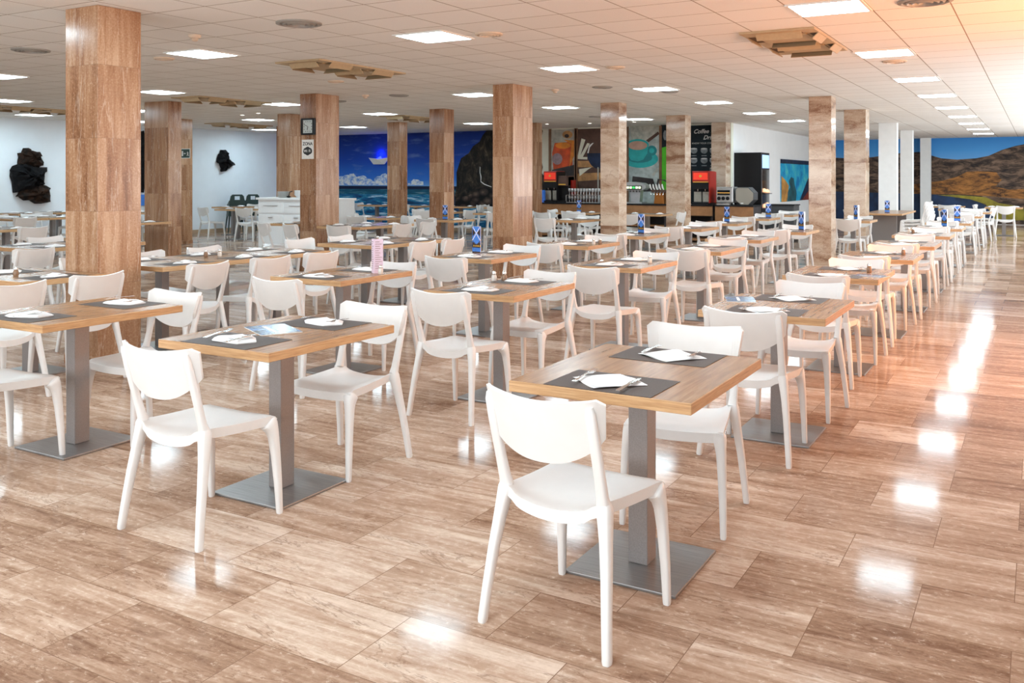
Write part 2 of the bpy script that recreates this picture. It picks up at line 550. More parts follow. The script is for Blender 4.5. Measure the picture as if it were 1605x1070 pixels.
# ------------------------------------------------------------------ mesh builder
class MB:
    def __init__(self):
        self.v, self.f, self.mi, self.sm = [], [], [], []
        self.mats = []

    def m(self, name):
        if name not in self.mats:
            self.mats.append(name)
        return self.mats.index(name)

    def add(self, verts, faces, mat, smooth=False):
        o = len(self.v)
        self.v += [tuple(p) for p in verts]
        k = self.m(mat)
        for f in faces:
            self.f.append(tuple(i + o for i in f))
            self.mi.append(k)
            self.sm.append(smooth)
        return self

    def box(self, x0, x1, y0, y1, z0, z1, mat, top=None):
        vs = [(x0, y0, z0), (x1, y0, z0), (x1, y1, z0), (x0, y1, z0), (x0, y0, z1), (x1, y0, z1), (x1, y1, z1), (x0, y1, z1)]
        self.add(vs, [(0, 3, 2, 1), (0, 1, 5, 4), (1, 2, 6, 5), (2, 3, 7, 6), (3, 0, 4, 7)], mat)
        self.add(vs[4:], [(0, 1, 2, 3)], top or mat)
        return self

    def quad(self, pts, mat):
        return self.add(pts, [tuple(range(len(pts)))], mat)

    def prism(self, poly, fn, a, b, mat, smooth=False, side=None):
        """poly: 2-D outline (ccw); fn(u, v, w) -> point; extruded from w=a to w=b"""
        n = len(poly)
        vs = [fn(u, v, a) for u, v in poly] + [fn(u, v, b) for u, v in poly]
        self.add(vs, [tuple(range(n))[::-1], tuple(range(n, 2 * n))], mat, smooth)
        self.add(vs, [(i, (i + 1) % n, n + (i + 1) % n, n + i) for i in range(n)], side or mat, smooth)
        return self

    def lathe(self, prof, mat, c=(0, 0, 0), n=20, smooth=True):
        vs, fs = [], []
        for r, z in prof:
            for k in range(n):
                a = 2 * PI * k / n
                vs.append((c[0] + r * math.cos(a), c[1] + r * math.sin(a), c[2] + z))
        for i in range(len(prof) - 1):
            for k in range(n):
                k2 = (k + 1) % n
                fs.append((i * n + k, i * n + k2, (i + 1) * n + k2, (i + 1) * n + k))
        fs.append(tuple(range(n))[::-1])
        fs.append(tuple(range((len(prof) - 1) * n, len(prof) * n)))
        return self.add(vs, fs, mat, smooth)

    def tube(self, path, mat, n=10, smooth=True):
        """path: list of (point, rx, ry, xdir); superelliptic section"""
        vs, fs = [], []
        pts = [Vector(p[0]) for p in path]
        for i, (p, rx, ry, xd) in enumerate(path):
            d = (pts[min(i + 1, len(pts) - 1)] - pts[max(i - 1, 0)]).normalized()
            x = Vector(xd)
            x = (x - d * x.dot(d)).normalized()
            y = d.cross(x)
            for k in range(n):
                a = 2 * PI * k / n
                ca, sa = math.cos(a), math.sin(a)
                e = 0.62
                q = Vector(p) + x * (rx * math.copysign(abs(ca) ** e, ca)) + y * (ry * math.copysign(abs(sa) ** e, sa))
                vs.append(tuple(q))
        L = len(path)
        for i in range(L - 1):
            for k in range(n):
                k2 = (k + 1) % n
                fs.append((i * n + k, i * n + k2, (i + 1) * n + k2, (i + 1) * n + k))
        fs.append(tuple(range(n))[::-1])
        fs.append(tuple(range((L - 1) * n, L * n)))
        return self.add(vs, fs, mat, smooth)

    def xf(self, mat4, start=0):
        for i in range(start, len(self.v)):
            self.v[i] = tuple(mat4 @ Vector(self.v[i]))
        return self

    def build(self, name, parent=None, loc=None, bevel=0.0, seg=2, angle=40):
        me = bpy.data.meshes.new(name)
        me.from_pydata(self.v, [], self.f)
        for k in self.mats:
            me.materials.append(M[k])
        me.polygons.foreach_set('material_index', self.mi)
        me.polygons.foreach_set('use_smooth', self.sm)
        bm = bmesh.new()
        bm.from_mesh(me)
        bmesh.ops.remove_doubles(bm, verts=bm.verts, dist=1e-5)
        bmesh.ops.recalc_face_normals(bm, faces=bm.faces)
        if bevel:
            es = [e for e in bm.edges if len(e.link_faces) == 2 and e.calc_face_angle(0) > 0.6]
            bmesh.ops.bevel(bm, geom=es, offset=bevel, segments=seg, profile=0.6, affect='EDGES', clamp_overlap=True)
        bm.to_mesh(me)
        bm.free()
        if any(self.sm):
            me.set_sharp_from_angle(angle=R(angle))
        o = bpy.data.objects.new(name, me)
        col.objects.link(o)
        if parent:
            o.parent = parent
        if loc:
            o.location = loc
        return o


def empty(name, loc=(0, 0, 0), rz=0.0):
    o = bpy.data.objects.new(name, None)
    o.empty_display_size = 0.1
    col.objects.link(o)
    o.location = loc
    o.rotation_euler = (0, 0, rz)
    return o


def tag(o, label=None, cat=None, group=None, kind=None):
    if label:
        o['label'] = label
    if cat:
        o['category'] = cat
    if group:
        o['group'] = group
    if kind:
        o['kind'] = kind
    return o


def structure(o):
    o['kind'] = 'structure'
    return o


def dup(root, loc, rz=0.0, label=None, cat=None, group=None):
    r = root.copy()
    col.objects.link(r)
    r.location = loc
    r.rotation_euler = (0, 0, rz)
    for ch in root.children:
        c_ = ch.copy()
        col.objects.link(c_)
        c_.parent = r
        for g in ch.children:
            d_ = g.copy()
            col.objects.link(d_)
            d_.parent = c_
    return tag(r, label, cat, group)


class Proto:
    """the first placing moves the built thing itself, later ones copy it"""

    def __init__(self, root):
        self.root, self.used = root, False

    def put(self, loc, rz, label, cat, group):
        if not self.used:
            self.used = True
            o = self.root
            o.location = loc
            o.rotation_euler = (0, 0, rz)
            return tag(o, label, cat, group)
        return dup(self.root, loc, rz, label, cat, group)


FX = lambda u, v, w_: (u, w_, v)          # outline in XZ, depth along Y
FXY = lambda u, v, w_: (u, v, w_)         # outline in XY, height along Z
FYZ = lambda u, v, w_: (w_, u, v)         # outline in YZ, depth along X


def text_mesh(s, size, mat, name, parent, mat4, align='CENTER', depth=0.0006, shear=0.0, bold=0.0):
    cu = bpy.data.curves.new('txt', 'FONT')
    cu.body = s
    cu.size = size
    cu.align_x = align
    cu.align_y = 'CENTER'
    cu.extrude = depth
    cu.shear = shear
    cu.offset = bold
    o = bpy.data.objects.new('txt', cu)
    col.objects.link(o)
    dg = bpy.context.evaluated_depsgraph_get()
    me = bpy.data.meshes.new_from_object(o.evaluated_get(dg))
    bpy.data.objects.remove(o)
    me.transform(mat4)
    me.materials.clear()
    me.materials.append(M[mat])
    r = bpy.data.objects.new(name, me)
    col.objects.link(r)
    if parent:
        r.parent = parent
    return r


ROT_FRONT = Matrix.Rotation(R(90), 4, 'X')     # lettering facing -Y

# ================================================================== the room
XL, XW, XR_ = -20.9, -6.85, 2.4
YB, YS, YF = -1.95, 23.1, 35.4
structure(MB().box(XL - .2, XR_ + .2, YB - .2, YF + .2, -0.12, 0.0, 'floor_stone').build('floor'))
structure(MB().box(XL - .2, XR_ + .2, YB - .2, YF + .2, HC, HC + 0.12, 'ceiling_tile').build('ceiling'))
structure(MB().box(XL - .2, XL, YB - .2, YS + .2, 0.0, HC, 'wall_white').build('wall_left'))
structure(MB().box(XL, XW, YS, YS + .2, 0.0, HC, 'wall_cream').build('wall_back'))
structure(MB().box(XW - .2, XW, YS + .2, YF + .2, 0.0, HC, 'wall_plain').build('wall_passage'))
structure(MB().box(XW, XR_ + .2, YF, YF + .2, 0.0, HC, 'wall_plain').build('wall_far'))
structure(MB().box(XR_, XR_ + .2, YB - .2, YF, 0.0, .70, 'wall_plain').box(XR_, XR_ + .2, YB - .2, YF, 2.5, HC, 'wall_plain').box(XR_, XR_ + .2, YB - .2, 1.5, .70, 2.5, 'wall_plain').box(XR_, XR_ + .2, 32.5, YF, .70, 2.5, 'wall_plain').build('wall_right'))
structure(MB().box(XR_ + .08, XR_ + .10, 1.5, 32.5, .70, 2.5, 'clear_glass').build('added_window_1'))  # unseen glazing, added to go with the side fill lamp
structure(MB().box(XL, XR_, YB - .2, YB, 0.0, .55, 'wall_plain').box(XL, XR_, YB - .2, YB, 2.45, HC, 'wall_plain').box(XL, -12.1, YB - .2, YB, .55, 2.45, 'wall_plain').box(2.1, XR_, YB - .2, YB, .55, 2.45, 'wall_plain').build('wall_front'))
structure(MB().box(-12.1, 2.1, YB - .10, YB - .08, .55, 2.45, 'clear_glass').build('added_window_2'))  # unseen glazing behind the camera, added to go with the front lamp
structure(MB().box(XL, XL + .015, YB, YS - .02, 0.0, 0.11, 'skirting').build('baseboard_left'))
structure(MB().box(XL + .02, XW, YS - .012, YS, 0.0, 0.11, 'skirting').build('baseboard_back'))
structure(MB().box(XW, XW + .015, YS + .2, YF - .02, 0.0, 0.11, 'skirting').build('baseboard_passage'))

# ------------------------------------------------------------------ columns
def column(x1, y0, wx, wy, mat, label, name='stone_column'):
    o = empty(name, (x1 - wx / 2, y0 + wy / 2, 0))
    tag(o, label, 'column', 'square columns of the hall')
    MB().box(-wx / 2, wx / 2, -wy / 2, wy / 2, 0, HC - .001, mat).build('shaft', o, bevel=0.006, seg=2)
    p = 0.008
    MB().box(-wx / 2 - p, wx / 2 + p, -wy / 2 - p, wy / 2 + p, 0, 0.09, mat).build('plinth', o, bevel=0.004)
    return o


column(-6.73, 4.82, 0.43, 0.42, 'stone_upright', 'large brown travertine column nearest the camera at left')
column(-13.90, 11.41, 0.66, 0.30, 'stone_upright', 'wide travertine column right behind the nearest big column')
column(-17.75, 14.95, 0.38, 0.33, 'stone_upright', 'travertine column carrying the green exit sign')
column(-10.51, 11.63, 0.36, 0.58, 'stone_upright', 'travertine column carrying the square wall clock')
column(-14.29, 14.98, 0.38, 0.37, 'stone_upright', 'pale travertine column partly hidden left of the clock column')
column(-17.63, 18.34, 0.37, 0.34, 'stone_upright', 'travertine column left of the white sideboard near the left wall')
column(-13.98, 18.53, 0.38, 0.34, 'stone_upright', 'travertine column before the sea mural beside the boat lamp')
column(-10.53, 15.47, 0.37, 0.36, 'stone_upright', 'travertine column before the dark cliff of the sea mural')
column(-6.88, 11.95, 0.36, 0.61, 'stone_upright', 'tall brown travertine column in the middle of the photo')
column(on_y(841, 20.5), 20.5, 0.36, 0.3, 'stone_upright', 'narrow travertine column just behind the middle column at the bar')
column(-6.82, 15.82, 0.38, 0.37, 'stone_across', 'polished cross-veined column left of the cup poster')
column(-6.89, 19.71, 0.45, 0.39, 'stone_across', 'polished cross-veined column between cup poster and chalkboard')
column(-6.86, 22.69, 0.38, 0.40, 'stone_across', 'cross-veined column right of the chalkboard behind the toaster')
column(-3.12, 16.45, 0.38, 0.41, 'stone_across', 'cross-veined column right of the underwater painting')
column(-3.10, 19.95, 0.43, 0.45, 'stone_across', 'cross-veined column next to the white painted columns')
column(-3.15, 25.09, 0.44, 0.28, 'column_paint', 'widest and nearest of the three white painted columns', 'painted_column')
column(-3.24, 29.24, 0.34, 0.28, 'column_paint', 'middle one of the three white painted columns', 'painted_column')
column(-3.29, 34.95, 0.34, 0.24, 'column_paint', 'farthest white painted column against the landscape mural', 'painted_column')

# ------------------------------------------------------------------ ceiling fittings
lamp_root = empty('ceiling_light')
MB().box(-.3, .3, -.3, -.275, -.012, 0, 'sign_white').box(-.3, .3, .275, .3, -.012, 0, 'sign_white').box(-.3, -.275, -.275, .275, -.012, 0, 'sign_white').box(.275, .3, -.275, .275, -.012, 0, 'sign_white').build('frame', lamp_root)
MB().box(-.275, .275, -.275, .275, -.008, -.001, 'panel_light').build('diffuser', lamp_root)
LAMP = Proto(lamp_root)
lamp_rows = [
    ('row over the aisle', -1.53, (7.98, 11.17, 14.3, 17.27, 20.3, 23.32, 26.35, 29.4, 32.4)),
    ('row left of the aisle row', -5.3, (7.6, 10.66, 13.77, 16.75, 19.95, 22.95)),
    ('row over the middle column', -8.33, (7.31, 13.17, 16.36, 20.5)),
    ('row over the clock column', -12.58, (7.43, 10.17, 12.98, 15.98, 20.03)),
    ('row before the left wall', -16.4, (9.92, 12.67, 16.1, 19.64)),
    ('row along the left wall', -19.5, (12.36, 15.11, 19.4)),
]
ORD = ['first', 'second', 'third', 'fourth', 'fifth', 'sixth', 'seventh', 'eighth', 'ninth', 'tenth', 'eleventh', 'twelfth', 'thirteenth']
for nm, x, ys in lamp_rows:
    for i, y in enumerate(ys):
        LAMP.put((x, y, HC), 0, f'glowing square ceiling panel, {ORD[i]} from the front in the {nm}', 'ceiling light', 'square ceiling light panels')


for x, y, nm in ((-1.53, 4.95, 'nearest camera over the aisle, just above the frame'), (-1.53, 1.9, 'overhead at the camera, aisle side'), (-5.3, 4.55, 'above the frame over the second and third rows'),
                 (-5.3, 1.5, 'overhead left of the camera'), (-8.33, 4.25, 'above the frame over the nearest big column')):
    LAMP.put((x, y, HC), 0, f'glowing square ceiling panel {nm}', 'ceiling light', 'square ceiling light panels')


# four-way air conditioning cassettes hanging in pairs with open flaps
def cassette(x, y, label):
    o = empty('air_conditioner', (x, y, HC))
    tag(o, label, 'air conditioner', 'ceiling air conditioners')
    MB().box(-.36, .36, -.86, .86, -.022, 0, 'grille_beige').build('casing', o, bevel=.004)
    for s in (-1, 1):
        MB().box(-.24, .24, s * .42 - .24, s * .42 + .24, -.034, -.022, 'grille_beige').build('intake_grille', o, bevel=.004)
        for q in (-1, 1):
            a = s * .42 + q * .3
            vs = [(-.22, a - .035, -.022), (.22, a - .035, -.022), (.22, a + .03 * q, -.085), (-.22, a + .03 * q, -.085)]
            mb = MB()
            mb.box(-.22, .22, a - .035, a + .035, -.0235, -.0215, 'grille_dark')
            mb.add([(-.22, a + .04 * q, -.022), (.22, a + .04 * q, -.022), (.22, a - .015 * q, -.075), (-.22, a - .015 * q, -.075),
                    (-.22, a + .05 * q, -.022), (.22, a + .05 * q, -.022), (.22, a - .005 * q, -.078), (-.22, a - .005 * q, -.078)],
                   [(0, 1, 2, 3), (4, 7, 6, 5), (3, 2, 6, 7), (0, 3, 7, 4), (1, 5, 6, 2)], 'grille_beige')
            mb.build('flap', o)
            b = q * .3
            mb = MB()
            mb.box(b - .035, b + .035, s * .42 - .2, s * .42 + .2, -.0235, -.0215, 'grille_dark')
            mb.add([(b + .04 * q, s * .42 - .2, -.022), (b + .04 * q, s * .42 + .2, -.022), (b - .015 * q, s * .42 + .2, -.075), (b - .015 * q, s * .42 - .2, -.075),
                    (b + .05 * q, s * .42 - .2, -.022), (b + .05 * q, s * .42 + .2, -.022), (b - .005 * q, s * .42 + .2, -.078), (b - .005 * q, s * .42 - .2, -.078)],
                   [(0, 1, 2, 3), (4, 7, 6, 5), (3, 2, 6, 7), (0, 3, 7, 4), (1, 5, 6, 2)], 'grille_beige')
            mb.build('flap', o)
    return o


cassette(-2.2, 9.75, 'beige ceiling air conditioner with open flaps beside the aisle light row')
cassette(-7.8, 9.15, 'beige ceiling air conditioner with open flaps in front of the clock column')
cassette(-12.9, 11.8, 'beige ceiling air conditioner above the wide column, left of the clock')
cassette(-18.3, 17.3, 'farthest left beige air conditioner above the black high chairs')
cassette(-17.9, 11.3, 'beige ceiling air conditioner above the big lava rock')
cassette(-12.7, 17.4, 'beige air conditioner before the sea mural behind two columns')


def round_vent(x, y, r, label, mat='vent_grey', kind='ceiling_vent', cat='ceiling vent'):
    o = empty(kind, (x, y, HC))
    tag(o, label, cat, 'round ceiling fittings')
    MB().lathe([(r, 0), (r, -.012), (r * .86, -.02), (r * .80, -.012), (r * .80, -.004)], mat, n=28).build('outer_ring', o)
    mb = MB()
    for k in (.72, .52, .30):
        mb.lathe([(r * k, -.004), (r * k, -.018), (r * (k - .07), -.024), (r * (k - .12), -.010), (r * (k - .12), -.004)], mat, n=24)
    mb.build('louvre', o)
    return o


round_vent(-9.74, 6.14, .20, 'round grey ceiling vent left of the nearest big column')
round_vent(-5.92, 6.32, .21, 'round grey ceiling vent right of the nearest big column')
round_vent(-0.80, 8.06, .21, 'round ceiling vent at the top right edge of the photo')
round_vent(-5.91, 13.06, .16, 'round grey vent right of the middle column near the smoke detector')
round_vent(-9.52, 12.61, .17, 'flat round vent between clock column and middle column')
round_vent(-8.85, 19.2, .17, 'small round vent near the first polished column by the bar')
round_vent(-5.25, 14.28, .14, 'round vent near the light behind the polished column')
round_vent(-11.16, 12.99, .12, 'round vent just right of the clock column')
round_vent(-9.03, 7.35, .12, 'round beige ceiling speaker left of the first square lamp', 'cream_plastic', 'ceiling_speaker', 'speaker')
round_vent(-4.73, 7.73, .14, 'round beige ceiling speaker right of the second lamp row front panel', 'cream_plastic', 'ceiling_speaker', 'speaker')
round_vent(-4.72, 10.84, .12, 'round beige ceiling speaker above the first polished column', 'cream_plastic', 'ceiling_speaker', 'speaker')
round_vent(-8.96, 10.34, .12, 'round beige ceiling speaker under the clock side air conditioner', 'cream_plastic', 'ceiling_speaker', 'speaker')
round_vent(-1.53, 12.0, .14, 'round ceiling speaker under the second aisle lamp', 'cream_plastic', 'ceiling_speaker', 'speaker')


def detector(x, y, label):
    o = empty('smoke_detector', (x, y, HC))
    tag(o, label, 'smoke detector', 'smoke detectors')
    MB().lathe([(.062, 0), (.062, -.015), (.05, -.03), (.03, -.032)], 'cream_plastic', n=20).build('base', o)
    MB().lathe([(.032, -.03), (.034, -.05), (.02, -.062), (.004, -.064)], 'cream_plastic', n=16).build('sensor_head', o)


detector(-7.32, 6.33, 'beige smoke detector right above the nearest big column')
detector(-6.74, 13.06, 'beige smoke detector right of the middle column')
detector(-10.0, 12.3, 'beige smoke detector right of the clock column top')


def spot(px, py, label):
    x, y = at(px, py, HC)
    o = empty('downlight', (x, y, HC))
    tag(o, label, 'downlight', 'small recessed downlights')
    MB().lathe([(.06, 0), (.06, -.006), (.045, -.008), (.045, -.002)], 'sign_white', n=18).build('ring', o)
    MB().lathe([(.042, -.001), (.042, -.004), (.001, -.005)], 'spot_light', n=16).build('bulb', o)


spot(857, 194, 'small bright downlight over the cream wall by the bar')
spot(924, 193, 'small bright downlight over the wine poster')
spot(994, 191, 'small bright downlight over the cup poster')
spot(405, 177, 'small downlight left of the clock column, nearer one')
spot(380, 180, 'small downlight left of the clock column, farther left one')

# ================================================================== chair
def make_chair():
    root = empty('dining_chair')
    P = 'chair_plastic'
    # seat: saddle surface with rolled front and side skirts
    NU, NV = 16, 14
    def st(u, v):
        y = -.195 + .425 * v
        hw = .190 + .034 * v
        z = .470 - .016 * (1 - u * u) * (0.5 + .5 * math.sin(PI * min(1, v * 1.05)))
        z += .022 * max(0, abs(u) - .72) / .28 * (1 - v) ** 2 - .020 * (1 - u * u) * (1 - v) ** 3
        if v > .88:
            z -= .016 * ((v - .88) / .12) ** 2
        z -= .007 * max(0, (abs(u) - .86) / .14) ** 2
        yy = y - .022 * (1 - u * u) * (1 - v) ** 2 + .012 * (1 - u * u) * v ** 3
        return (u * hw, yy, z)
    def sb(u, v):
        x, y, z = st(u, v)
        edge = max(abs(u), 1 - 2 * v if v < .5 else 2 * v - 1)
        th = .020 + .024 * max(0, (edge - .72) / .28) ** 1.5
        return (x * .965, y * .985, z - th)
    vs, fs = [], []
    for F_ in (st, sb):
        for j in range(NV + 1):
            for i in range(NU + 1):
                vs.append(F_(-1 + 2 * i / NU, j / NV))
    n0 = (NU + 1) * (NV + 1)
    for j in range(NV):
        for i in range(NU):
            a = j * (NU + 1) + i
            fs.append((a, a + 1, a + NU + 2, a + NU + 1))
            fs.append((n0 + a, n0 + a + NU + 1, n0 + a + NU + 2, n0 + a + 1))
    ring = [i for i in range(NU)] + [NU + j * (NU + 1) for j in range(NV)] + [NV * (NU + 1) + NU - i for i in range(NU)] + [(NV - j) * (NU + 1) for j in range(NV)]
    for k in range(len(ring)):
        a, b = ring[k], ring[(k + 1) % len(ring)]
        fs.append((a, n0 + a, n0 + b, b))
    MB().add(vs, fs, P, True).build('seat', root, angle=65)
    # backrest: curved D-shaped shell
    NS, NH = 24, 8
    def back(s, t_, o):
        a = abs(s)
        top = .850 - .022 * max(0, (a - .92) / .08) ** 2 - .024 * (1 - a ** 1.7)
        bot = .612 + .088 * a ** 2.4 + (.012 * max(0, (a - .9) / .1) ** 2)
        z = bot + (top - bot) * t_
        x = (.236 - .016 * (1 - t_)) * s
        y = -.200 - .26 * (z - .60) - .050 * (1 - s * s) + .026 * max(0, (a - .80) / .20) ** 2
        nx_ = Vector((-.44 * s, 1, .24)).normalized()
        return Vector((x, y, z)) + nx_ * o
    vs, fs = [], []
    for o_ in (.0075, -.0075):
        for j in range(NH + 1):
            for i in range(NS + 1):
                vs.append(tuple(back(-1 + 2 * i / NS, j / NH, o_)))
    n0 = (NS + 1) * (NH + 1)
    for j in range(NH):
        for i in range(NS):
            a = j * (NS + 1) + i
            fs.append((a, a + NS + 1, a + NS + 2, a + 1))
            fs.append((n0 + a, n0 + a + 1, n0 + a + NS + 2, n0 + a + NS + 1))
    ring = [i for i in range(NS)] + [NS + j * (NS + 1) for j in range(NH)] + [NH * (NS + 1) + NS - i for i in range(NS)] + [(NH - j) * (NS + 1) for j in range(NH)]
    for k in range(len(ring)):
        a, b = ring[k], ring[(k + 1) % len(ring)]
        fs.append((a, b, n0 + b, n0 + a))
    mb = MB().add(vs, fs, P, True)
    bk = mb.build('backrest', root, angle=50)
    for s in (-1, 1):                      # uprights: from the seat corner into the shell
        pth = []
        for z, x, y, rx, ry in ((.478, .196, -.176, .024, .020), (.51, .197, -.187, .0205, .0165), (.58, .199, -.207, .019, .015), (.66, .200, -.230, .019, .0145), (.74, .200, -.254, .019, .0135), (.80, .200, -.2705, .018, .0115), (.824, .199, -.2765, .012, .008)):
            pth.append(((s * x, y, z), rx, ry, (1, 0, 0)))
        MB().tube(pth, P, 12).build('upright', root, angle=60)
    for s in (-1, 1):                      # rear legs flare back and out
        pth = []
        for z, x, y, rx, ry in ((.0, .250, -.250, .0135, .0155), (.01, .2495, -.2495, .0155, .0175), (.12, .240, -.235, .0160, .0185), (.25, .228, -.214, .0175, .0205), (.36, .215, -.194, .0195, .0235), (.43, .205, -.181, .023, .028), (.466, .199, -.176, .026, .028), (.482, .196, -.176, .024, .022)):
            pth.append(((s * x, y, z), rx, ry, (1, 0, 0)))
        MB().tube(pth, P, 12).build('leg', root, angle=60)
    for s in (-1, 1):                      # front legs fan out under the seat corner
        pth = []
        for z, x, y, rx, ry in ((.0, .226, .243, .0120, .0125), (.008, .226, .243, .0138, .0145), (.15, .2225, .236, .0165, .0175), (.28, .217, .2265, .019, .021), (.36, .212, .218, .0215, .025), (.39, .208, .213, .0245, .029), (.415, .204, .204, .028, .037), (.430, .200, .195, .030, .042), (.436, .198, .190, .024, .034)):
            pth.append(((s * x, y, z), rx, ry, (1, 0, 0)))
        MB().tube(pth, P, 12).build('leg', root, angle=60)
    return root


CHAIR = Proto(make_chair())


# ================================================================== table
def make_table():
    root = empty('dining_table')
    TW, TL = .727, .912
    MB().box(-TW / 2, TW / 2, -TL / 2, TL / 2, TZ - .042, TZ, 'oak_edge', 'oak_top').build('tabletop', root, bevel=.0025, seg=1)
    MB().box(-.041, .041, -.048, .048, .012, TZ - .042, 'post_aluminium').build('pedestal_post', root, bevel=.004)
    MB().box(-.23, .23, -.245, .245, 0, .012, 'brushed_steel').build('base_plate', root, bevel=.003)
    return root


TABLE = Proto(make_table())

# ---- place setting pieces
mb = MB().box(-.215, .215, -.15, .15, 0, .0022, 'placemat_weave')
MAT = Proto(mb.build('placemat'))


def napkin_flat():
    mb = MB()
    s = .148
    P_ = [(-.160, -.008), (.000, -.140), (.142, .022), (-.028, .143)]
    top = []
    N = 8
    vs, fs = [], []
    for z0, sc, dx in ((.0, 1.0, 0), (.0035, .93, .012)):
        o = len(vs)
        for j in range(N + 1):
            for i in range(N + 1):
                u, v_ = i / N, j / N
                p = [(1 - u) * (1 - v_) * P_[0][k] + u * (1 - v_) * P_[1][k] + u * v_ * P_[2][k] + (1 - u) * v_ * P_[3][k] for k in (0, 1)]
                z = z0 + .002 + .006 * math.sin(PI * u) * math.sin(PI * v_) + .003 * math.sin(7 * u + 3 * v_ + dx * 90)
                vs.append((p[0] * sc + dx, p[1] * sc, max(.0008, z)))
        for j in range(N):
            for i in range(N):
                a = o + j * (N + 1) + i
                fs.append((a, a + 1, a + N + 2, a + N + 1))
    mb.add(vs, fs, 'napkin_paper', True)
    return mb.build('paper_napkin', angle=80)


def napkin_pouch():
    """folded envelope napkin, fuller than the flat one"""
    mb = MB()
    pr = [(-.13, -.01), (-.075, -.072), (.085, -.062), (.13, .012), (.06, .072), (-.07, .066)]
    N = len(pr)
    vs, fs = [], []
    rings = ((1.0, .001), (1.02, .006), (.82, .016), (.5, .021), (.15, .023))
    for sc, z in rings:
        for k, (x, y) in enumerate(pr):
            vs.append((x * sc, y * sc + (.012 * (1 - sc)), z + .003 * math.sin(k * 2.1)))
    for j in range(len(rings) - 1):
        for k in range(N):
            k2 = (k + 1) % N
            fs.append((j * N + k, j * N + k2, (j + 1) * N + k2, (j + 1) * N + k))
    fs.append(tuple(range((len(rings) - 1) * N, len(rings) * N)))
    mb.add(vs, fs, 'napkin_paper', False)
    o = len(mb.v)
    mb.add([(-.12, .0, .010), (.03, -.055, .024), (.125, .01, .012), (.02, .03, .030)], [(0, 1, 3), (1, 2, 3), (0, 3, 2)], 'napkin_paper', False)
    return mb.build('paper_napkin')


NAPF, NAPP = Proto(napkin_flat()), Proto(napkin_pouch())


def outline_strip(mb, pts, z, th, mat):
    """pts: list of (y, half width, lift)"""
    vs, fs = [], []
    for y, hw, lf in pts:
        vs += [(-hw, y, z + lf), (hw, y, z + lf), (hw, y, z + lf + th), (-hw, y, z + lf + th)]
    for i in range(len(pts) - 1):
        a = i * 4
        for k in range(4):
            k2 = (k + 1) % 4
            fs.append((a + k, a + k2, a + 4 + k2, a + 4 + k))
    e = (len(pts) - 1) * 4
    fs += [(3, 2, 1, 0), (e, e + 1, e + 2, e + 3)]
    mb.add(vs, fs, mat, False)


def make_fork():
    mb = MB()
    outline_strip(mb, [(-.098, .009, .001), (-.085, .0095, .001), (-.03, .0045, .006), (.02, .004, .010), (.035, .009, .008), (.046, .0125, .006)], 0, .0022, 'cutlery_steel')
    for k in range(4):
        x = -.0105 + k * .007
        outline = [(.044, .0024, .006), (.075, .0020, .008), (.098, .0012, .014)]
        o = len(mb.v)
        outline_strip(mb, outline, 0, .002, 'cutlery_steel')
        for i in range(o, len(mb.v)):
            q = mb.v[i]
            mb.v[i] = (q[0] + x, q[1], q[2])
    return mb.build('fork')


def make_knife():
    mb = MB()
    outline_strip(mb, [(-.105, .008, .001), (-.09, .0095, .001), (-.01, .0065, .004), (.0, .006, .005), (.012, .0095, .005), (.07, .0100, .004), (.098, .006, .003), (.108, .0015, .003)], 0, .0024, 'cutlery_steel')
    return mb.build('knife')


FORK, KNIFE = Proto(make_fork()), Proto(make_knife())


def shaker_root(kind, body):
    o = empty(kind)
    MB().lathe([(.018, 0), (.021, .006), (.021, .03), (.017, .045), (.014, .05)], body, n=16).build('jar', o)
    MB().lathe([(.0155, .048), (.017, .052), (.016, .066), (.010, .073), (.003, .075)], 'chrome', n=16).build('cap', o)
    return o


SALT, PEPPER = Proto(shaker_root('salt_shaker', 'salt_glass')), Proto(shaker_root('pepper_shaker', 'pepper_glass'))


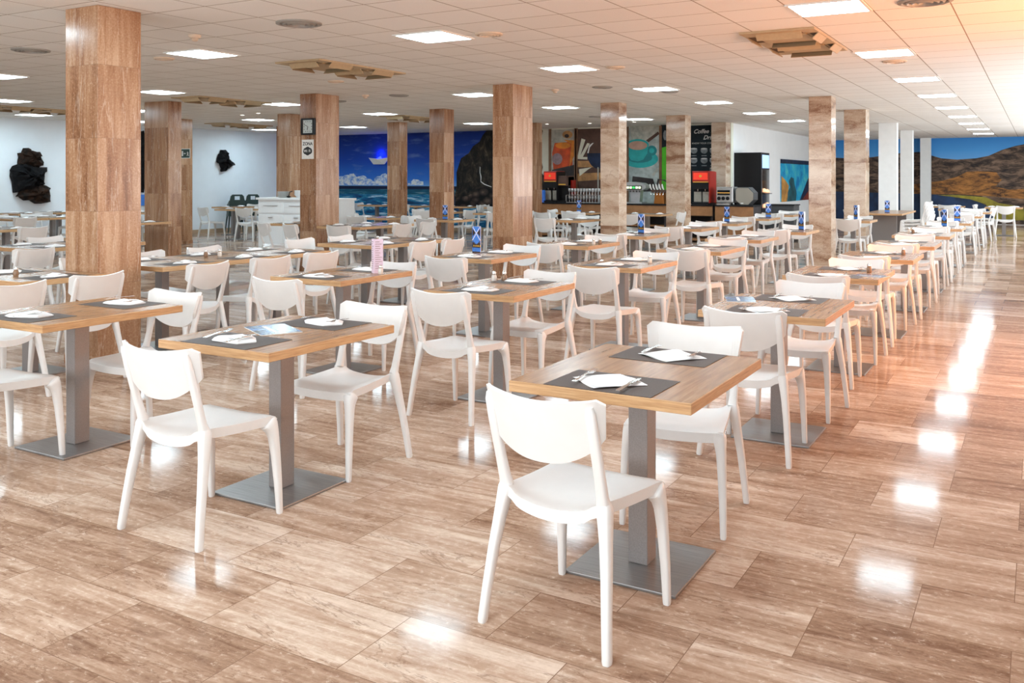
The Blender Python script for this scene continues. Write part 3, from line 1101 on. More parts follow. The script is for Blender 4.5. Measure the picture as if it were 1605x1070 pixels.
def make_card():
    """three-sided standing menu card: blue patterned front, white flanks"""
    o = empty('menu_card')
    h, a = .275, .052
    A, B, C_ = (-a, -.03), (a, -.03), (0, .055)
    mb = MB()
    for p, q in ((B, C_), (C_, A)):
        mb.quad([(*p, 0), (*q, 0), (*q, h), (*p, h)], 'card_white')
    mb.quad([(*A, 0), (*B, 0), (*C_, 0)], 'card_white')
    mb.build('white_flank', o)['label'] = 'plain white flanks of the card'
    y = -.0302
    f = MB()
    f.box(-a, a, y - .0008, y, 0, h, 'card_blue')
    yy = y - .0012
    def strip(p, q, wd, mat):
        d = Vector((q[0] - p[0], q[1] - p[1]))
        n = Vector((-d.y, d.x)).normalized() * wd
        f.prism([(p[0] - n.x, p[1] - n.y), (q[0] - n.x, q[1] - n.y), (q[0] + n.x, q[1] + n.y), (p[0] + n.x, p[1] + n.y)], FX, yy - .0004, yy, mat)
    f.prism([(-.048, .17), (-.048, .252), (-.010, .21)], FX, yy - .0001, yy, 'card_dark')
    f.prism([(.048, .17), (.010, .21), (.048, .252)], FX, yy - .0001, yy, 'card_dark')
    f.prism([(-.05, .055), (.05, .055), (.05, .115), (.02, .10), (0, .09), (-.02, .10), (-.05, .115)], FX, yy - .0001, yy, 'card_dark')
    for k in range(4):
        f.prism([(-.04 + k * .026, .07), (-.03 + k * .026, .065), (-.02 + k * .026, .07), (-.03 + k * .026, .085)], FX, yy - .0003, yy, 'yellow_strip')
    strip((-.05, .13), (.046, .272), .004, 'card_white')
    strip((.05, .13), (-.046, .272), .004, 'card_white')
    strip((-.05, .13), (-.02, .10), .003, 'card_dark')
    strip((.05, .13), (.02, .10), .003, 'card_dark')
    f.box(-a, a, yy - .0004, yy, .0, .014, 'card_dark')
    f.build('printed_front', o)['label'] = 'blue printed front with crossing white lines'
    return o


CARD = Proto(make_card())


def pink_card(loc, rz, label):
    o = empty('menu_card', loc, rz)
    tag(o, label, 'menu card', 'standing menu cards')
    h, a = .28, .045
    mb = MB()
    A, B, C_ = (-a, -.015), (.01, -.04), (.055, .02)
    mb.prism([A, B, C_], FXY, 0, h, 'card_pink')
    mb.build('folded_sheet', o)
    t_ = MB()
    d = Vector((B[0] - A[0], B[1] - A[1], 0))
    e = Vector((C_[0] - B[0], C_[1] - B[1], 0))
    for org, dd in ((A, d), (B, e)):
        n = Vector((dd.y, -dd.x, 0)).normalized() * .0006
        for k in range(13):
            z = .255 - k * .018
            random.seed(k + int(abs(dd.x) * 1000))
            l_ = .35 + .4 * random.random()
            p = Vector((org[0], org[1], z)) + dd * .14 + n
            q = p + dd * l_
            t_.quad([tuple(p), tuple(q), (q.x, q.y, z + .005), (p.x, p.y, z + .005)], 'print_mauve')
    t_.build('printed_lines', o)


# ================================================================== tables in rows
NEARSIDE = {'near': (0, -1), 'far': (0, 1), 'right': (1, 0), 'left': (-1, 0)}
n_t = 0


def setting(tx, ty, side, dims, place, cut, flat):
    """placemat + napkin (+ fork and knife) for the person on that side of the table"""
    dx, dy = NEARSIDE[side]
    off = dims - .155
    rz = {'near': 0, 'far': PI, 'right': PI / 2, 'left': -PI / 2}[side]
    x, y = tx + dx * off, ty + dy * off
    j = lambda a: random.uniform(-a, a)
    MAT.put((x, y, TZ), rz + j(.02), f'dark brown woven placemat at the {place}', 'placemat', 'woven placemats')
    z = TZ + .0022
    ca, sa = math.cos(rz), math.sin(rz)
    def loc(u, v_, zz):
        return (x + u * ca - v_ * sa, y + u * sa + v_ * ca, zz)
    na = NAPF if flat else NAPP
    na.put(loc(j(.012), j(.010), z), rz + (j(.05) if flat else .25 + j(.35)), f'{"flat white paper napkin" if flat else "plump white paper napkin"} at the {place}', 'napkin', 'paper napkins on the placemats')
    if cut:
        zz = z + (.011 if flat else .027)
        FORK.put(loc(-.112 + j(.006), -.005 + j(.01), zz - (0 if flat else .008)), rz + .08 + j(.08), f'steel fork at the {place}', 'fork', 'steel forks on the placemats')
        KNIFE.put(loc(.092 + j(.006), -.045 + j(.01), zz - (0 if flat else .003)), rz + j(.08), f'steel knife at the {place}', 'knife', 'steel knives on the placemats')


def table(x, y, row, i, long_x=False, chairs=None, cut=False, flat=False, sets=None, group='oak pedestal tables'):
    """chairs: {side: None (default spot) | (x, y, deg)}"""
    nm = f'{ORD[i]} table, {row}'
    TABLE.put((x, y, 0), PI / 2 if long_x else 0, f'oak topped pedestal table, {ORD[i]} from the front in the {row}', 'table', group)
    sides = ('left', 'right') if long_x else ('near', 'far')
    chairs = {s: None for s in sides} if chairs is None else chairs
    for s in (sides if sets is None else sets):
        setting(x, y, s, .456, f'{s} place, {nm}', cut, flat)
    for s, pose in chairs.items():
        rz = {'near': 0, 'far': 180, 'right': 90, 'left': -90}[s]
        if pose is None:
            dx, dy = NEARSIDE[s]
            ext = .456 if (s in sides) else .36
            e = ext + {'near': .13, 'far': .02, 'right': .05, 'left': .02}[s] + random.uniform(-.03, .05)
            px, py, rz = x + dx * e + random.uniform(-.03, .03) * abs(dy), y + dy * e + random.uniform(-.03, .03) * abs(dx), rz + random.uniform(-4, 4)
        else:
            px, py, rz = pose
        CHAIR.put((px, py, 0), R(rz), f'white plastic chair on the {s} side of the {nm}', 'chair', 'white plastic chairs at the tables')


A, B, C, D, E_, F_, G, S_ = 'aisle row', 'second row', 'third row', 'fourth row', 'fifth row', 'sixth row', 'seventh row', 'row under the sea mural'
# aisle row
table(-1.400, 3.485, A, 0, cut=True, flat=True, chairs={'near': (-1.43, 2.965, -5), 'far': (-1.44, 4.10, 187)})
table(-1.385, 5.68, A, 1, cut=True, flat=True, chairs={'near': (-1.42, 5.265, 0), 'far': (-1.39, 6.31, 179)})
table(-1.43, 7.91, A, 2, cut=True, flat=True, chairs={'near': (-1.455, 7.38, 0), 'far': (-1.42, 8.40, 181)})
table(-1.40, 9.86, A, 3, cut=True, flat=True, chairs={'near': (-1.44, 9.35, 2), 'far': (-1.41, 10.4, 178)})
for i, y in ((4, 11.87), (5, 13.97), (6, 16.1), (7, 18.2)):
    table(-1.40, y, A, i)
# second row
table(-3.32, 3.42, B, 0, cut=True, chairs={'near': (-3.30, 2.91, 0), 'far': (-3.31, 3.90, 180)})
table(-3.355, 5.66, B, 1, cut=True, chairs={'near': (-3.35, 5.13, -2), 'far': (-3.32, 6.07, 176)})
table(-3.33, 7.81, B, 2, cut=True, chairs={'near': (-3.19, 7.10, 0), 'far': (-3.27, 8.30, 184)})
table(-3.28, 9.93, B, 3, chairs={'near': (-3.14, 9.31, 0), 'far': (-3.2, 10.45, 182)})
table(-3.40, 11.98, B, 4)
table(-3.28, 14.0, B, 5)
# third row
table(-4.91, 3.385, C, 0, cut=True, chairs={'near': (-4.97, 2.93, 3), 'far': (-4.80, 3.75, 180)})
table(-4.93, 5.78, C, 1, cut=True, chairs={'near': (-4.79, 5.13, 0), 'far': (-4.86, 6.14, 184)})
table(-4.90, 7.92, C, 2, cut=True, chairs={'near': (-4.76, 7.26, 0), 'far': (-4.9, 8.45, 178)})
table(-4.83, 9.93, C, 3)
table(-4.92, 11.95, C, 4)
table(-4.86, 14.05, C, 5)
table(-4.86, 16.0, C, 6)
table(-4.9, 18.25, C, 7)
table(-4.92, 20.35, C, 8)
# fourth row: joined tables with their chairs left and right
table(-7.05, 4.44, D, 0, True, cut=True, chairs={'right': (-6.47, 4.45, 92)})
table(-7.09, 5.75, D, 1, True, cut=True, chairs={'right': (-6.45, 5.50, 93), 'left': (-7.44, 5.35, -88)})
table(-7.09, 6.48, D, 2, True, cut=True, chairs={'right': (-6.42, 6.24, 86), 'left': (-7.46, 6.03, -91)})
table(-7.09, 7.21, D, 3, True, cut=True, chairs={'right': (-6.42, 6.92, 88), 'left': (-7.46, 6.80, -87)})
table(-7.06, 8.70, D, 4, True, chairs={'right': (-6.43, 8.66, 88), 'left': (-7.47, 8.24, -92)})
table(-7.06, 9.43, D, 5, True, chairs={'right': (-6.41, 9.24, 92), 'left': (-7.47, 9.0, -88)})
table(-7.72, 15.75, D, 6, chairs={'near': (-7.9, 15.15, -3), 'far': None})
table(-7.55, 19.1, D, 7, True, chairs={'right': None, 'left': None})
# fifth row
table(-10.02, 6.42, E_, 0, True, chairs={'right': (-9.32, 5.75, 92), 'left': (-10.5, 6.15, -88)})
table(-10.02, 7.15, E_, 1, True, chairs={'right': (-9.38, 6.6, 88), 'left': (-10.5, 6.95, -92)})
table(-9.85, 11.78, E_, 2, True, chairs={'near': (-9.45, 11.2, 2), 'left': (-10.28, 11.10, -20), 'right': (-9.2, 11.95, 90)})
table(-9.85, 12.51, E_, 3, True, chairs={'right': (-9.2, 12.65, 95)})
table(-9.90, 14.55, E_, 4, True, chairs={'near': (-9.75, 14.0, -4), 'left': None, 'right': (-9.1, 15.3, 70)})
table(-9.25, 19.2, E_, 5, True, chairs={'near': (-9.1, 18.6, 4), 'left': None, 'right': None})
# sixth row
table(-11.35, 12.15, F_, 0, chairs={'near': (-11.0, 11.25, -24)})
table(-11.6, 14.7, F_, 1, True, chairs={'right': None, 'left': None, 'near': (-11.55, 14.15, 3)})
table(-10.7, 17.9, F_, 2, True, chairs={'right': None, 'near': (-10.35, 17.2, 40)})
table(-12.3, 18.0, F_, 3, True, chairs={'right': None, 'left': None, 'near': (-12.3, 17.45, 0)})
# seventh row, from the left edge to the columns before the left wall
table(-14.1, 7.75, G, 0, True, chairs={'right': (-13.4, 7.45, 90), 'left': None})
table(-14.1, 8.48, G, 1, True, chairs={'right': (-13.42, 8.35, 88), 'left': None})
table(-14.15, 10.95, G, 2, True, chairs={'left': None})
table(-17.5, 10.75, G, 3, True, chairs={'right': (-16.85, 10.35, 92), 'left': None})
table(-17.5, 11.5, G, 4, True, chairs={'right': (-16.85, 11.6, 88), 'left': None})
table(-17.9, 14.3, G, 5, True, chairs={'left': None})
table(-18.0, 16.95, G, 6, True, chairs={'near': (-18.45, 16.5, -12), 'far': (-17.5, 17.2, 200), 'right': (-17.25, 16.6, 20)})
table(-17.05, 17.75, G, 7, True, chairs={'right': None, 'far': None})
table(-19.6, 18.3, G, 8, chairs={'far': None})
table(-20.0, 12.4, G, 9, True, chairs={'right': None})
table(-20.0, 13.3, G, 10, True, chairs={'right': None})
# row under the sea mural
for i, x in enumerate((-18.6, -17.2, -15.7, -14.2, -12.7)):
    table(x, 21.6 + .1 * (i % 2), S_, i, True, chairs={'right': None, 'left': None} if i % 2 else {'near': (x + .15, 21.0, 5 * (i - 2)), 'left': None})
# far end of the aisle
FA = 'far aisle end'
table(-1.4, 21.6, FA, 0)
table(-1.35, 24.2, FA, 1)
table(-0.85, 28.6, FA, 2, True, chairs={'near': (-.8, 28.0, 4), 'left': None})
table(-2.3, 28.9, FA, 3, True, chairs={'near': (-2.2, 28.3, -6), 'right': None})
table(-3.05, 18.2, FA, 4, chairs={'near': (-3.0, 17.55, 0), 'far': None})
table(-1.9, 26.3, FA, 5, chairs={'near': None, 'right': (-1.25, 26.2, 80)})

# a few single chairs
CHAIR.put((-6.40, 3.76, 0), R(92), 'white plastic chair at the left photo edge before the nearest column', 'chair', 'white plastic chairs at the tables')
CHAIR.put((-9.75, 17.15, 0), R(35), 'white plastic chair turned aside, left of the three at the bar', 'chair', 'white plastic chairs at the tables')
CHAIR.put((-9.3, 17.75, 0), R(-12), 'white plastic chair behind the middle column before the bar glasses', 'chair', 'white plastic chairs at the tables')
CHAIR.put((-8.65, 17.9, 0), R(5), 'white plastic chair under the wine poster, facing the bar', 'chair', 'white plastic chairs at the tables')
CHAIR.put((-7.3, 17.75, 0), R(-4), 'white plastic chair in front of the drinks dispenser', 'chair', 'white plastic chairs at the tables')
# stack of five chairs beside the aisle
sx, sy = -2.15, 20.3
for k in range(5):
    CHAIR.put((sx - .012 * k, sy, .065 * k), R(82), 'white plastic chair nested in the stack of five beside the aisle', 'chair', 'stack of five white chairs')

# wide table on a slab pedestal beside the far columns
o = empty('communal_table', (-3.05, 23.1, 0))
tag(o, 'long oak table on a wide grey slab pedestal before the white columns', 'table')
MB().box(-.42, .42, -1.3, 1.3, TZ - .04, TZ, 'oak_edge', 'oak_top').build('tabletop', o, bevel=.003, seg=1)
MB().box(-.26, .26, -.9, -.84, .012, TZ - .04, 'post_aluminium').build('pedestal_slab', o, bevel=.004)
MB().box(-.26, .26, .8, .86, .012, TZ - .04, 'post_aluminium').build('pedestal_slab', o, bevel=.004)
MB().box(-.3, .3, -1.0, 1.0, 0, .012, 'brushed_steel').build('base_plate', o, bevel=.003)
CHAIR.put((-2.45, 22.7, 0), R(88), 'white plastic chair on the aisle side of the long slab table', 'chair', 'white plastic chairs at the tables')
CHAIR.put((-3.75, 22.9, 0), R(-85), 'white plastic chair on the column side of the long slab table', 'chair', 'white plastic chairs at the tables')

# ------------------------------------------------------------------ things standing on the tables
pink_card((-4.72, 5.95, TZ), R(-8), 'pink folded menu card standing on the second table of the third row')
for x, y, rz, lb in (
        (-5.10, 8.12, -2, 'blue patterned menu card on the third table of the third row'),
        (-4.88, 12.15, -14, 'blue patterned menu card on the fifth table of the third row'),
        (-4.85, 16.15, -12, 'blue patterned menu card on the seventh table of the third row'),
        (-4.72, 18.5, 4, 'blue patterned menu card on the eighth table of the third row'),
        (-3.12, 14.25, -32, 'blue patterned menu card on the sixth table of the second row'),
        (-9.80, 14.45, 8, 'blue patterned menu card before the column by the cliff mural'),
        (-12.55, 18.0, 60, 'blue menu card turned sideways right of the boat lamp column'),
        (-10.65, 17.85, 70, 'blue menu card turned sideways left of the middle column'),
        (-9.30, 19.25, 12, 'blue patterned menu card in front of the bar glasses'),
        (-3.0, 18.3, -40, 'blue menu card between the two right cross-veined columns'),
        (-3.05, 22.6, 15, 'blue patterned menu card on the long slab table'),
        (-1.32, 16.35, -35, 'blue menu card on the seventh table of the aisle row'),
        (-1.3, 18.45, 10, 'blue menu card on the eighth table of the aisle row')):
    CARD.put((x, y, TZ), R(rz), lb, 'menu card', 'standing menu cards')

for kind, x, y, lb in (
        (SALT, -3.58, 5.93, 'second table of the second row'), (PEPPER, -3.52, 5.98, 'second table of the second row'),
        (PEPPER, -1.22, 8.02, 'third table of the aisle row'), (PEPPER, -1.2, 10.05, 'fourth table of the aisle row'),
        (PEPPER, -7.05, 4.32, 'first table of the fourth row'), (PEPPER, -7.15, 6.32, 'third table of the fourth row'),
        (SALT, -7.1, 6.45, 'third table of the fourth row'), (SALT, -4.64, 5.90, 'second table of the third row'),
        (SALT, -3.1, 7.9, 'third table of the second row'), (SALT, -4.57, 9.85, 'fourth table of the third row'),
        (PEPPER, -4.51, 9.9, 'fourth table of the third row'), (PEPPER, -7.05, 8.9, 'fifth table of the fourth row'),
        (SALT, -1.62, 14.2, 'sixth table of the aisle row'), (PEPPER, -1.56, 14.15, 'sixth table of the aisle row')):
    n_ = 'salt' if kind is SALT else 'pepper'
    kind.put((x, y, TZ), 0, f'small glass {n_} shaker with steel cap on the {lb}', f'{n_} shaker', f'{n_} shakers')


def leaflet(x, y, rz, lb, a=.105, b=.15):
    o = empty('leaflet', (x, y, TZ), R(rz))
    tag(o, lb, 'leaflet', 'glossy leaflets on the tables')
    MB().box(-a, a, -b, b, 0, .004, 'sign_white', 'leaflet_print').build('printed_sheet', o)
    MB().box(-a * .25, -a * .05, -b * .7, b * .7, .004, .0045, 'sign_white').build('white_stripe', o)


leaflet(-3.40, 3.44, 62, 'glossy blue leaflet between the settings of the first table in the second row')
leaflet(-1.66, 5.80, 20, 'glossy blue leaflet on the left edge of the second table in the aisle row', .09, .13)
leaflet(-1.16, 7.72, 80, 'bluish leaflet under the shaker on the third table in the aisle row', .09, .12)

# ================================================================== on the columns
yc = 11.63
# clock
x0, x1 = on_y(470, yc - .05), on_y(494, yc - .05)
z1, z0 = zat(186, x0, yc), zat(211, x1, yc)
o = empty('wall_clock', ((x0 + x1) / 2, yc - .001, (z0 + z1) / 2))
tag(o, 'square black framed wall clock on the travertine column', 'clock')
h = (z1 - z0) / 2
b = .028
MB().box(-h, h, -.06, 0, h - b, h, 'black_plastic').box(-h, h, -.06, 0, -h, -h + b, 'black_plastic').box(-h, -h + b, -.06, 0, -h + b, h - b, 'black_plastic').box(h - b, h, -.06, 0, -h + b, h - b, 'black_plastic').build('frame', o, bevel=.004)
MB().box(-h + b, h - b, -.04, 0, -h + b, h - b, 'clock_face').build('dial', o)
mb = MB()
for k in range(12):
    a = k * PI / 6
    r = h - b - .022
    sc = r / max(abs(math.sin(a)), abs(math.cos(a))) * .92
    cx_, cz_ = math.sin(a) * sc, math.cos(a) * sc
    mb.box(cx_ - .006, cx_ + .006, -.0412, -.04, cz_ - .008, cz_ + .008, 'ink_black')
mb.build('hour_mark', o)
for nm, a, l_, wd in (('minute_hand', R(-67), h * .62, .004), ('hour_hand', R(192), h * .42, .006)):
    d = Vector((math.sin(a), math.cos(a)))
    n = Vector((-d.y, d.x)) * wd
    MB().prism([(-n.x, -n.y), (d.x * l_ - n.x, d.y * l_ - n.y), (d.x * l_ + n.x, d.y * l_ + n.y), (n.x, n.y)], FX, -.045, -.043, 'ink_black').build(nm, o)
# wifi sign
x0, x1 = on_y(473.5, yc), on_y(492, yc)
z1, z0 = zat(219, x0, yc), zat(249, x1, yc)
xm, zm = (x0 + x1) / 2, (z0 + z1) / 2
o = empty('wifi_sign', (xm, yc - .001, zm))
tag(o, 'grey ZONA WiFi sign under the clock on the column', 'sign')
hw, hh = (x1 - x0) / 2, (z1 - z0) / 2
MB().box(-hw, hw, -.008, 0, -hh, hh, 'sign_white').build('board', o, bevel=.002, seg=1)
text_mesh('ZONA', .075, 'ink_black', 'lettering', o, Matrix.Translation((0, -.0085, hh * .56)) @ ROT_FRONT, bold=.002)
mb = MB()
sup = lambda q: math.copysign(abs(q) ** .75, q)
blob = [(.098 * sup(math.cos(2 * PI * k / 36)), .058 * sup(math.sin(2 * PI * k / 36))) for k in range(36)]
mb.prism(blob, FX, -.0095, -.008, 'ink_black')
mb.prism([(.066 * math.cos(2 * PI * k / 24), .074 * math.sin(2 * PI * k / 24)) for k in range(24)], FX, -.0094, -.008, 'ink_black')
mb.xf(Matrix.Translation((0, 0, -hh * .18)))
mb.build('wifi_emblem', o)
text_mesh('Wi', .062, 'sign_white', 'lettering', o, Matrix.Translation((-.045, -.0098, -hh * .18)) @ ROT_FRONT, bold=.001)
text_mesh('Fi', .062, 'sign_white', 'lettering', o, Matrix.Translation((.045, -.0098, -hh * .18)) @ ROT_FRONT, bold=.001)
# exit sign
ye = 14.95
x0, x1 = on_y(285, ye), on_y(298, ye)
z1, z0 = zat(234, x0, ye), zat(247, x1, ye)
o = empty('exit_sign', ((x0 + x1) / 2 - .01, ye - .001, (z0 + z1) / 2))
tag(o, 'green emergency exit sign with running figure on the column', 'sign')
hw, hh = (x1 - x0) / 2, (z1 - z0) / 2
MB().box(-hw - .015, hw + .015, -.006, 0, -hh - .015, hh + .015, 'sign_white').build('border', o)
MB().box(-hw, hw, -.010, -.006, -hh, hh, 'sign_green').build('panel', o)
mb = MB()
mb.box(-hw * .85, -hw * .52, -.0112, -.010, -hh * .6, hh * .6, 'sign_white')
mb.box(-hw * .25, hw * .12, -.0112, -.010, -.007, .007, 'sign_white')
mb.prism([(-hw * .36, 0), (-hw * .2, -.022), (-hw * .2, .022)], FX, -.0112, -.010, 'sign_white')
for p in ([(.52, .25), (.62, .25), (.62, .45), (.52, .45)], [(.38, .15), (.78, .02), (.8, .14), (.42, .25)], [(.5, .2), (.62, .2), (.66, -.2), (.52, -.2)], [(.5, -.15), (.58, -.2), (.42, -.62), (.34, -.55)], [(.56, -.2), (.66, -.15), (.84, -.6), (.74, -.62)]):
    mb.prism([(u * hw, v_ * hh) for u, v_ in p], FX, -.0112, -.010, 'sign_white')
mb.build('pictogram', o)

# ================================================================== left wall: lava rocks
def lava(outline, x, depth, mat, name, parent):
    """a rough boulder relief: outline (y, z) blown up away from the wall"""
    n = len(outline)
    cy_ = sum(p[0] for p in outline) / n
    cz_ = sum(p[1] for p in outline) / n
    # refine outline with jitter
    pts = []
    rr = random.Random(int(abs(cy_ * 100)))
    for k in range(n):
        p, q = outline[k], outline[(k + 1) % n]
        for s in (0, .33, .66):
            pts.append((p[0] + (q[0] - p[0]) * s + (rr.uniform(-.045, .045) if s else 0), p[1] + (q[1] - p[1]) * s + (rr.uniform(-.045, .045) if s else 0)))
    n = len(pts)
    vs, fs = [], []
    rings = ((1, .0), (1, .3), (.85, .62), (.6, .85), (.33, .95), (.08, 1.0))
    for sc, dd in rings:
        for y_, z_ in pts:
            jj = 1 + rr.uniform(-.3, .3) * (1 if 0 < dd else 0)
            vs.append((x + depth * dd * jj, cy_ + (y_ - cy_) * sc, cz_ + (z_ - cz_) * sc))
    for j in range(len(rings) - 1):
        for k in range(n):
            k2 = (k + 1) % n
            fs.append((j * n + k, j * n + k2, (j + 1) * n + k2, (j + 1) * n + k))
    fs.append(tuple(range((len(rings) - 1) * n, len(rings) * n)))
    fs.append(tuple(range(n))[::-1])
    return MB().add(vs, fs, mat, False).build(name, parent)


WX = XL + .025


def wall_px(pts, x=WX):
    r = []
    for px, py in pts:
        y_ = on_x(px, x)
        r.append((y_, zat(py, x, y_)))
    return r


o = empty('lava_rock_sculpture', (0, 0, 0))
tag(o, 'big dark lava rock sculpture hung on the white left wall', 'rock sculpture')
lava(wall_px([(27, 258), (27, 240), (36, 232), (46, 236), (60, 238), (64, 250), (62, 260), (48, 262)]), WX, .22, 'rust_rock', 'upper_rock', o)
lava(wall_px([(20, 302), (15, 276), (19, 260), (40, 256), (70, 262), (66, 276), (64, 290), (50, 296)]), WX, .28, 'lava_rock', 'middle_rock', o)
lava(wall_px([(24, 308), (34, 294), (50, 289), (77, 295), (76, 316), (62, 319), (36, 314)]), WX, .24, 'rust_rock', 'lower_rock', o)
o = empty('lava_rock_sculpture', (0, 0, 0))
tag(o, 'small pointed black lava rock on the wall left of the clock', 'rock sculpture')
lava(wall_px([(339, 254), (342, 241), (349, 235), (354, 238), (357, 250), (366, 259), (358, 264), (350, 268), (345, 266), (343, 256)]), WX, .2, 'lava_rock', 'rock', o)
MB().box(XL + .005, XL + .06, on_x(352, XL) - .05, on_x(352, XL) + .05, zat(254, XL, on_x(352, XL)) - .05, zat(254, XL, on_x(352, XL)) + .05, 'black_plastic').build('wall_fixing', o)
o = empty('tall_rock_relief', (0, 0, 0))
tag(o, 'tall narrow black lava panel between the two left columns', 'rock sculpture')
ya, yb = on_x(212, XL), on_x(227.3, XL)
lava([(ya, 1.25), (ya, 2.7), ((ya + yb) / 2, 2.84), (yb, 2.8), (yb + .02, 2.0), (yb, 1.3), ((ya + yb) / 2, 1.2)], WX, .12, 'lava_rock', 'rock_face', o)
MB().box(XL + .02, XL + .08, ya, yb, .85, 1.14, 'card_blue').build('blue_foot', o)

# two dark nested high chairs by the left wall
def high_chair(x, y, z, rz, label):
    o = empty('high_chair', (x, y, z), R(rz))
    o.scale = (.86, .86, .98)
    tag(o, label, 'high chair', 'dark high chairs')
    G_ = 'dark_green_plastic'
    mb = MB()
    prof = [(-.22, 1.10), (.22, 1.10), (.25, .95), (.30, .52), (-.30, .52), (-.25, .95)]
    # back with a hand slot: built as four panels round the slot
    mb.prism([(-.25, .95), (-.22, 1.08), (-.09, 1.08), (-.09, .95)], FX, -.02, .02, G_)
    mb.prism([(.09, .95), (.09, 1.08), (.22, 1.08), (.25, .95)], FX, -.02, .02, G_)
    mb.prism([(-.22, 1.08), (-.16, 1.13), (.16, 1.13), (.22, 1.08)], FX, -.02, .02, G_)
    mb.prism([(-.30, .52), (-.25, .97), (.25, .97), (.30, .52)], FX, -.02, .02, G_)
    mb.build('backrest', o)
    mb = MB()
    for s in (-1, 1):
        mb.prism([(.0, .52), (.0, .95), (.30, .80), (.32, .52)], lambda u, v_, w_, s=s: (s * (.28 - .02) + w_, u, v_), -.015, .015, G_)
    mb.build('armrest', o)
    MB().box(-.28, .28, .0, .34, .48, .53, G_).build('seat', o, bevel=.01)
    for sx_ in (-1, 1):
        for yy, dy in ((.02, -.06), (.32, .06)):
            MB().tube([((sx_ * .31, yy + dy, 0), .02, .02, (1, 0, 0)), ((sx_ * .25, yy, .5), .026, .026, (1, 0, 0))], G_, 8).build('leg', o)
    return o


high_chair(-20.35, 19.15, 0, 62, 'dark green high chair with hand slot against the left wall')
high_chair(-20.2, 19.62, 0, 72, 'lower dark high chair beside the white sideboard')

# white sideboard by the clock column
xa, xb, ysb = -14.56, -12.25, 14.25
o = empty('sideboard', ((xa + xb) / 2, ysb, 0))
tag(o, 'white waiter sideboard with panelled front behind the clock column', 'sideboard')
W_ = (xb - xa) / 2
ZB = 1.12
MB().box(-W_ + .03, W_ - .03, .02, .5, 0, ZB, 'cabinet_white').build('body', o)
MB().box(-W_, W_, -.03, .53, ZB, ZB + .045, 'cabinet_white').build('worktop', o, bevel=.006)
nd = 3
for k in range(nd):
    a = -W_ + .06 + k * (2 * W_ - .12) / nd
    b = a + (2 * W_ - .12) / nd - .03
    mb = MB().box(a, b, -.002, .02, .06, .80, 'cabinet_white')
    d_ = mb.build('door', o, bevel=.005)
    MB().box((a + b) / 2 - .06, (a + b) / 2 + .06, -.02, -.002, .74, .755, 'chrome').build('handle', d_)
    mb = MB().box(a, b, -.002, .02, .84, 1.06, 'cabinet_white')
    d_ = mb.build('drawer', o, bevel=.005)
    MB().box((a + b) / 2 - .2, (a + b) / 2 + .2, -.016, -.002, .99, 1.0, 'silver').build('handle', d_)
zt = ZB + .045
plate_proto = MB().lathe([(.07, 0), (.09, .004), (.13, .014), (.135, .018), (.12, .014), (.06, .006)], 'porcelain', n=24).build('plate')
PL = Proto(plate_proto)
for k in range(9):
    PL.put((-14.0, ysb + .22, zt + .014 * k), 0, 'white plate in the stack on the white sideboard', 'plate', 'plates stacked on the sideboard')
bowl_proto = MB().lathe([(.05, 0), (.06, .01), (.10, .05), (.115, .08), (.108, .08), (.09, .05), (.05, .015)], 'porcelain', n=24).build('bowl')
BW = Proto(bowl_proto)
for k in range(4):
    BW.put((-13.55, ysb + .24, zt + .025 * k), 0, 'white bowl in the stack right of the plates on the sideboard', 'bowl', 'bowls stacked on the sideboard')
for k, dx in enumerate((0, .27)):
    o = empty('ladle', (-13.75 + dx * 1.7, ysb + .12, zt))
    tag(o, 'black handled serving ladle ' + ('between plates and bowls' if k == 0 else 'right of the bowls') + ' on the sideboard', 'ladle')
    MB().tube([((0, 0, .035), .01, .01, (1, 0, 0)), ((.03, 0, .12), .009, .009, (1, 0, 0)), ((.10, 0, .135), .010, .012, (0, 1, 0))], 'black_plastic', 8).build('handle', o)
    MB().lathe([(.02, 0), (.04, .012), (.045, .035), (.04, .034), (.02, .01)], 'black_plastic', n=14).build('bowl', o)

# ================================================================== sea mural on the back wall
ym = YS - .012
o = empty('sea_mural', (0, 0, 0))
tag(o, 'wall-filling photo mural of blue sky, surf and dark cliff', 'mural')
xs0, xs1 = XL + .03, on_y(864, YS)
MB().box(xs0, on_y(835, YS), ym, YS, 1.33, HC - .005, 'mural_sky').build('sky', o)
MB().box(xs0, on_y(800, YS), ym - .001, YS, .12, 1.34, 'mural_sea').build('sea', o)


def px_poly(pts, y=YS):
    r = []
    for px, py in pts:
        x_ = on_y(px, y)
        r.append((x_, zat(py, x_, y)))
    return r


def flat(pts, depth, mat, name, parent, y=YS, raw=False):
    p = pts if raw else px_poly(pts, y)
    return MB().prism(p, FX, y - .012 - depth, y - .0005, mat).build(name, parent)


def cloud(px0, px1, base, tops, name='cloud'):
    n = len(tops)
    rr = random.Random(n)
    bumps = []
    for k, tp in enumerate(tops):
        c0 = px0 + (px1 - px0) * (k + .5) / n
        bumps.append((c0, (px1 - px0) / n * 1.05, base - tp))
        for q in range(3):
            bumps.append((c0 + rr.uniform(-4, 4), rr.uniform(2.0, 3.6), (base - tp) * rr.uniform(.75, 1.12)))
    out = []
    N = 90
    for i in range(N + 1):
        x_ = px0 + (px1 - px0) * i / N
        h_ = 1.0
        for c0, wd, hh in bumps:
            u = abs(x_ - c0) / wd
            if u < 1:
                h_ = max(h_, hh * (1 - .35 * u * u) * (1 - u ** 8))
        out.append((x_, base - h_))
    flat([(px0, base)] + out + [(px1, base)], .003, 'mural_cloud', name, o)


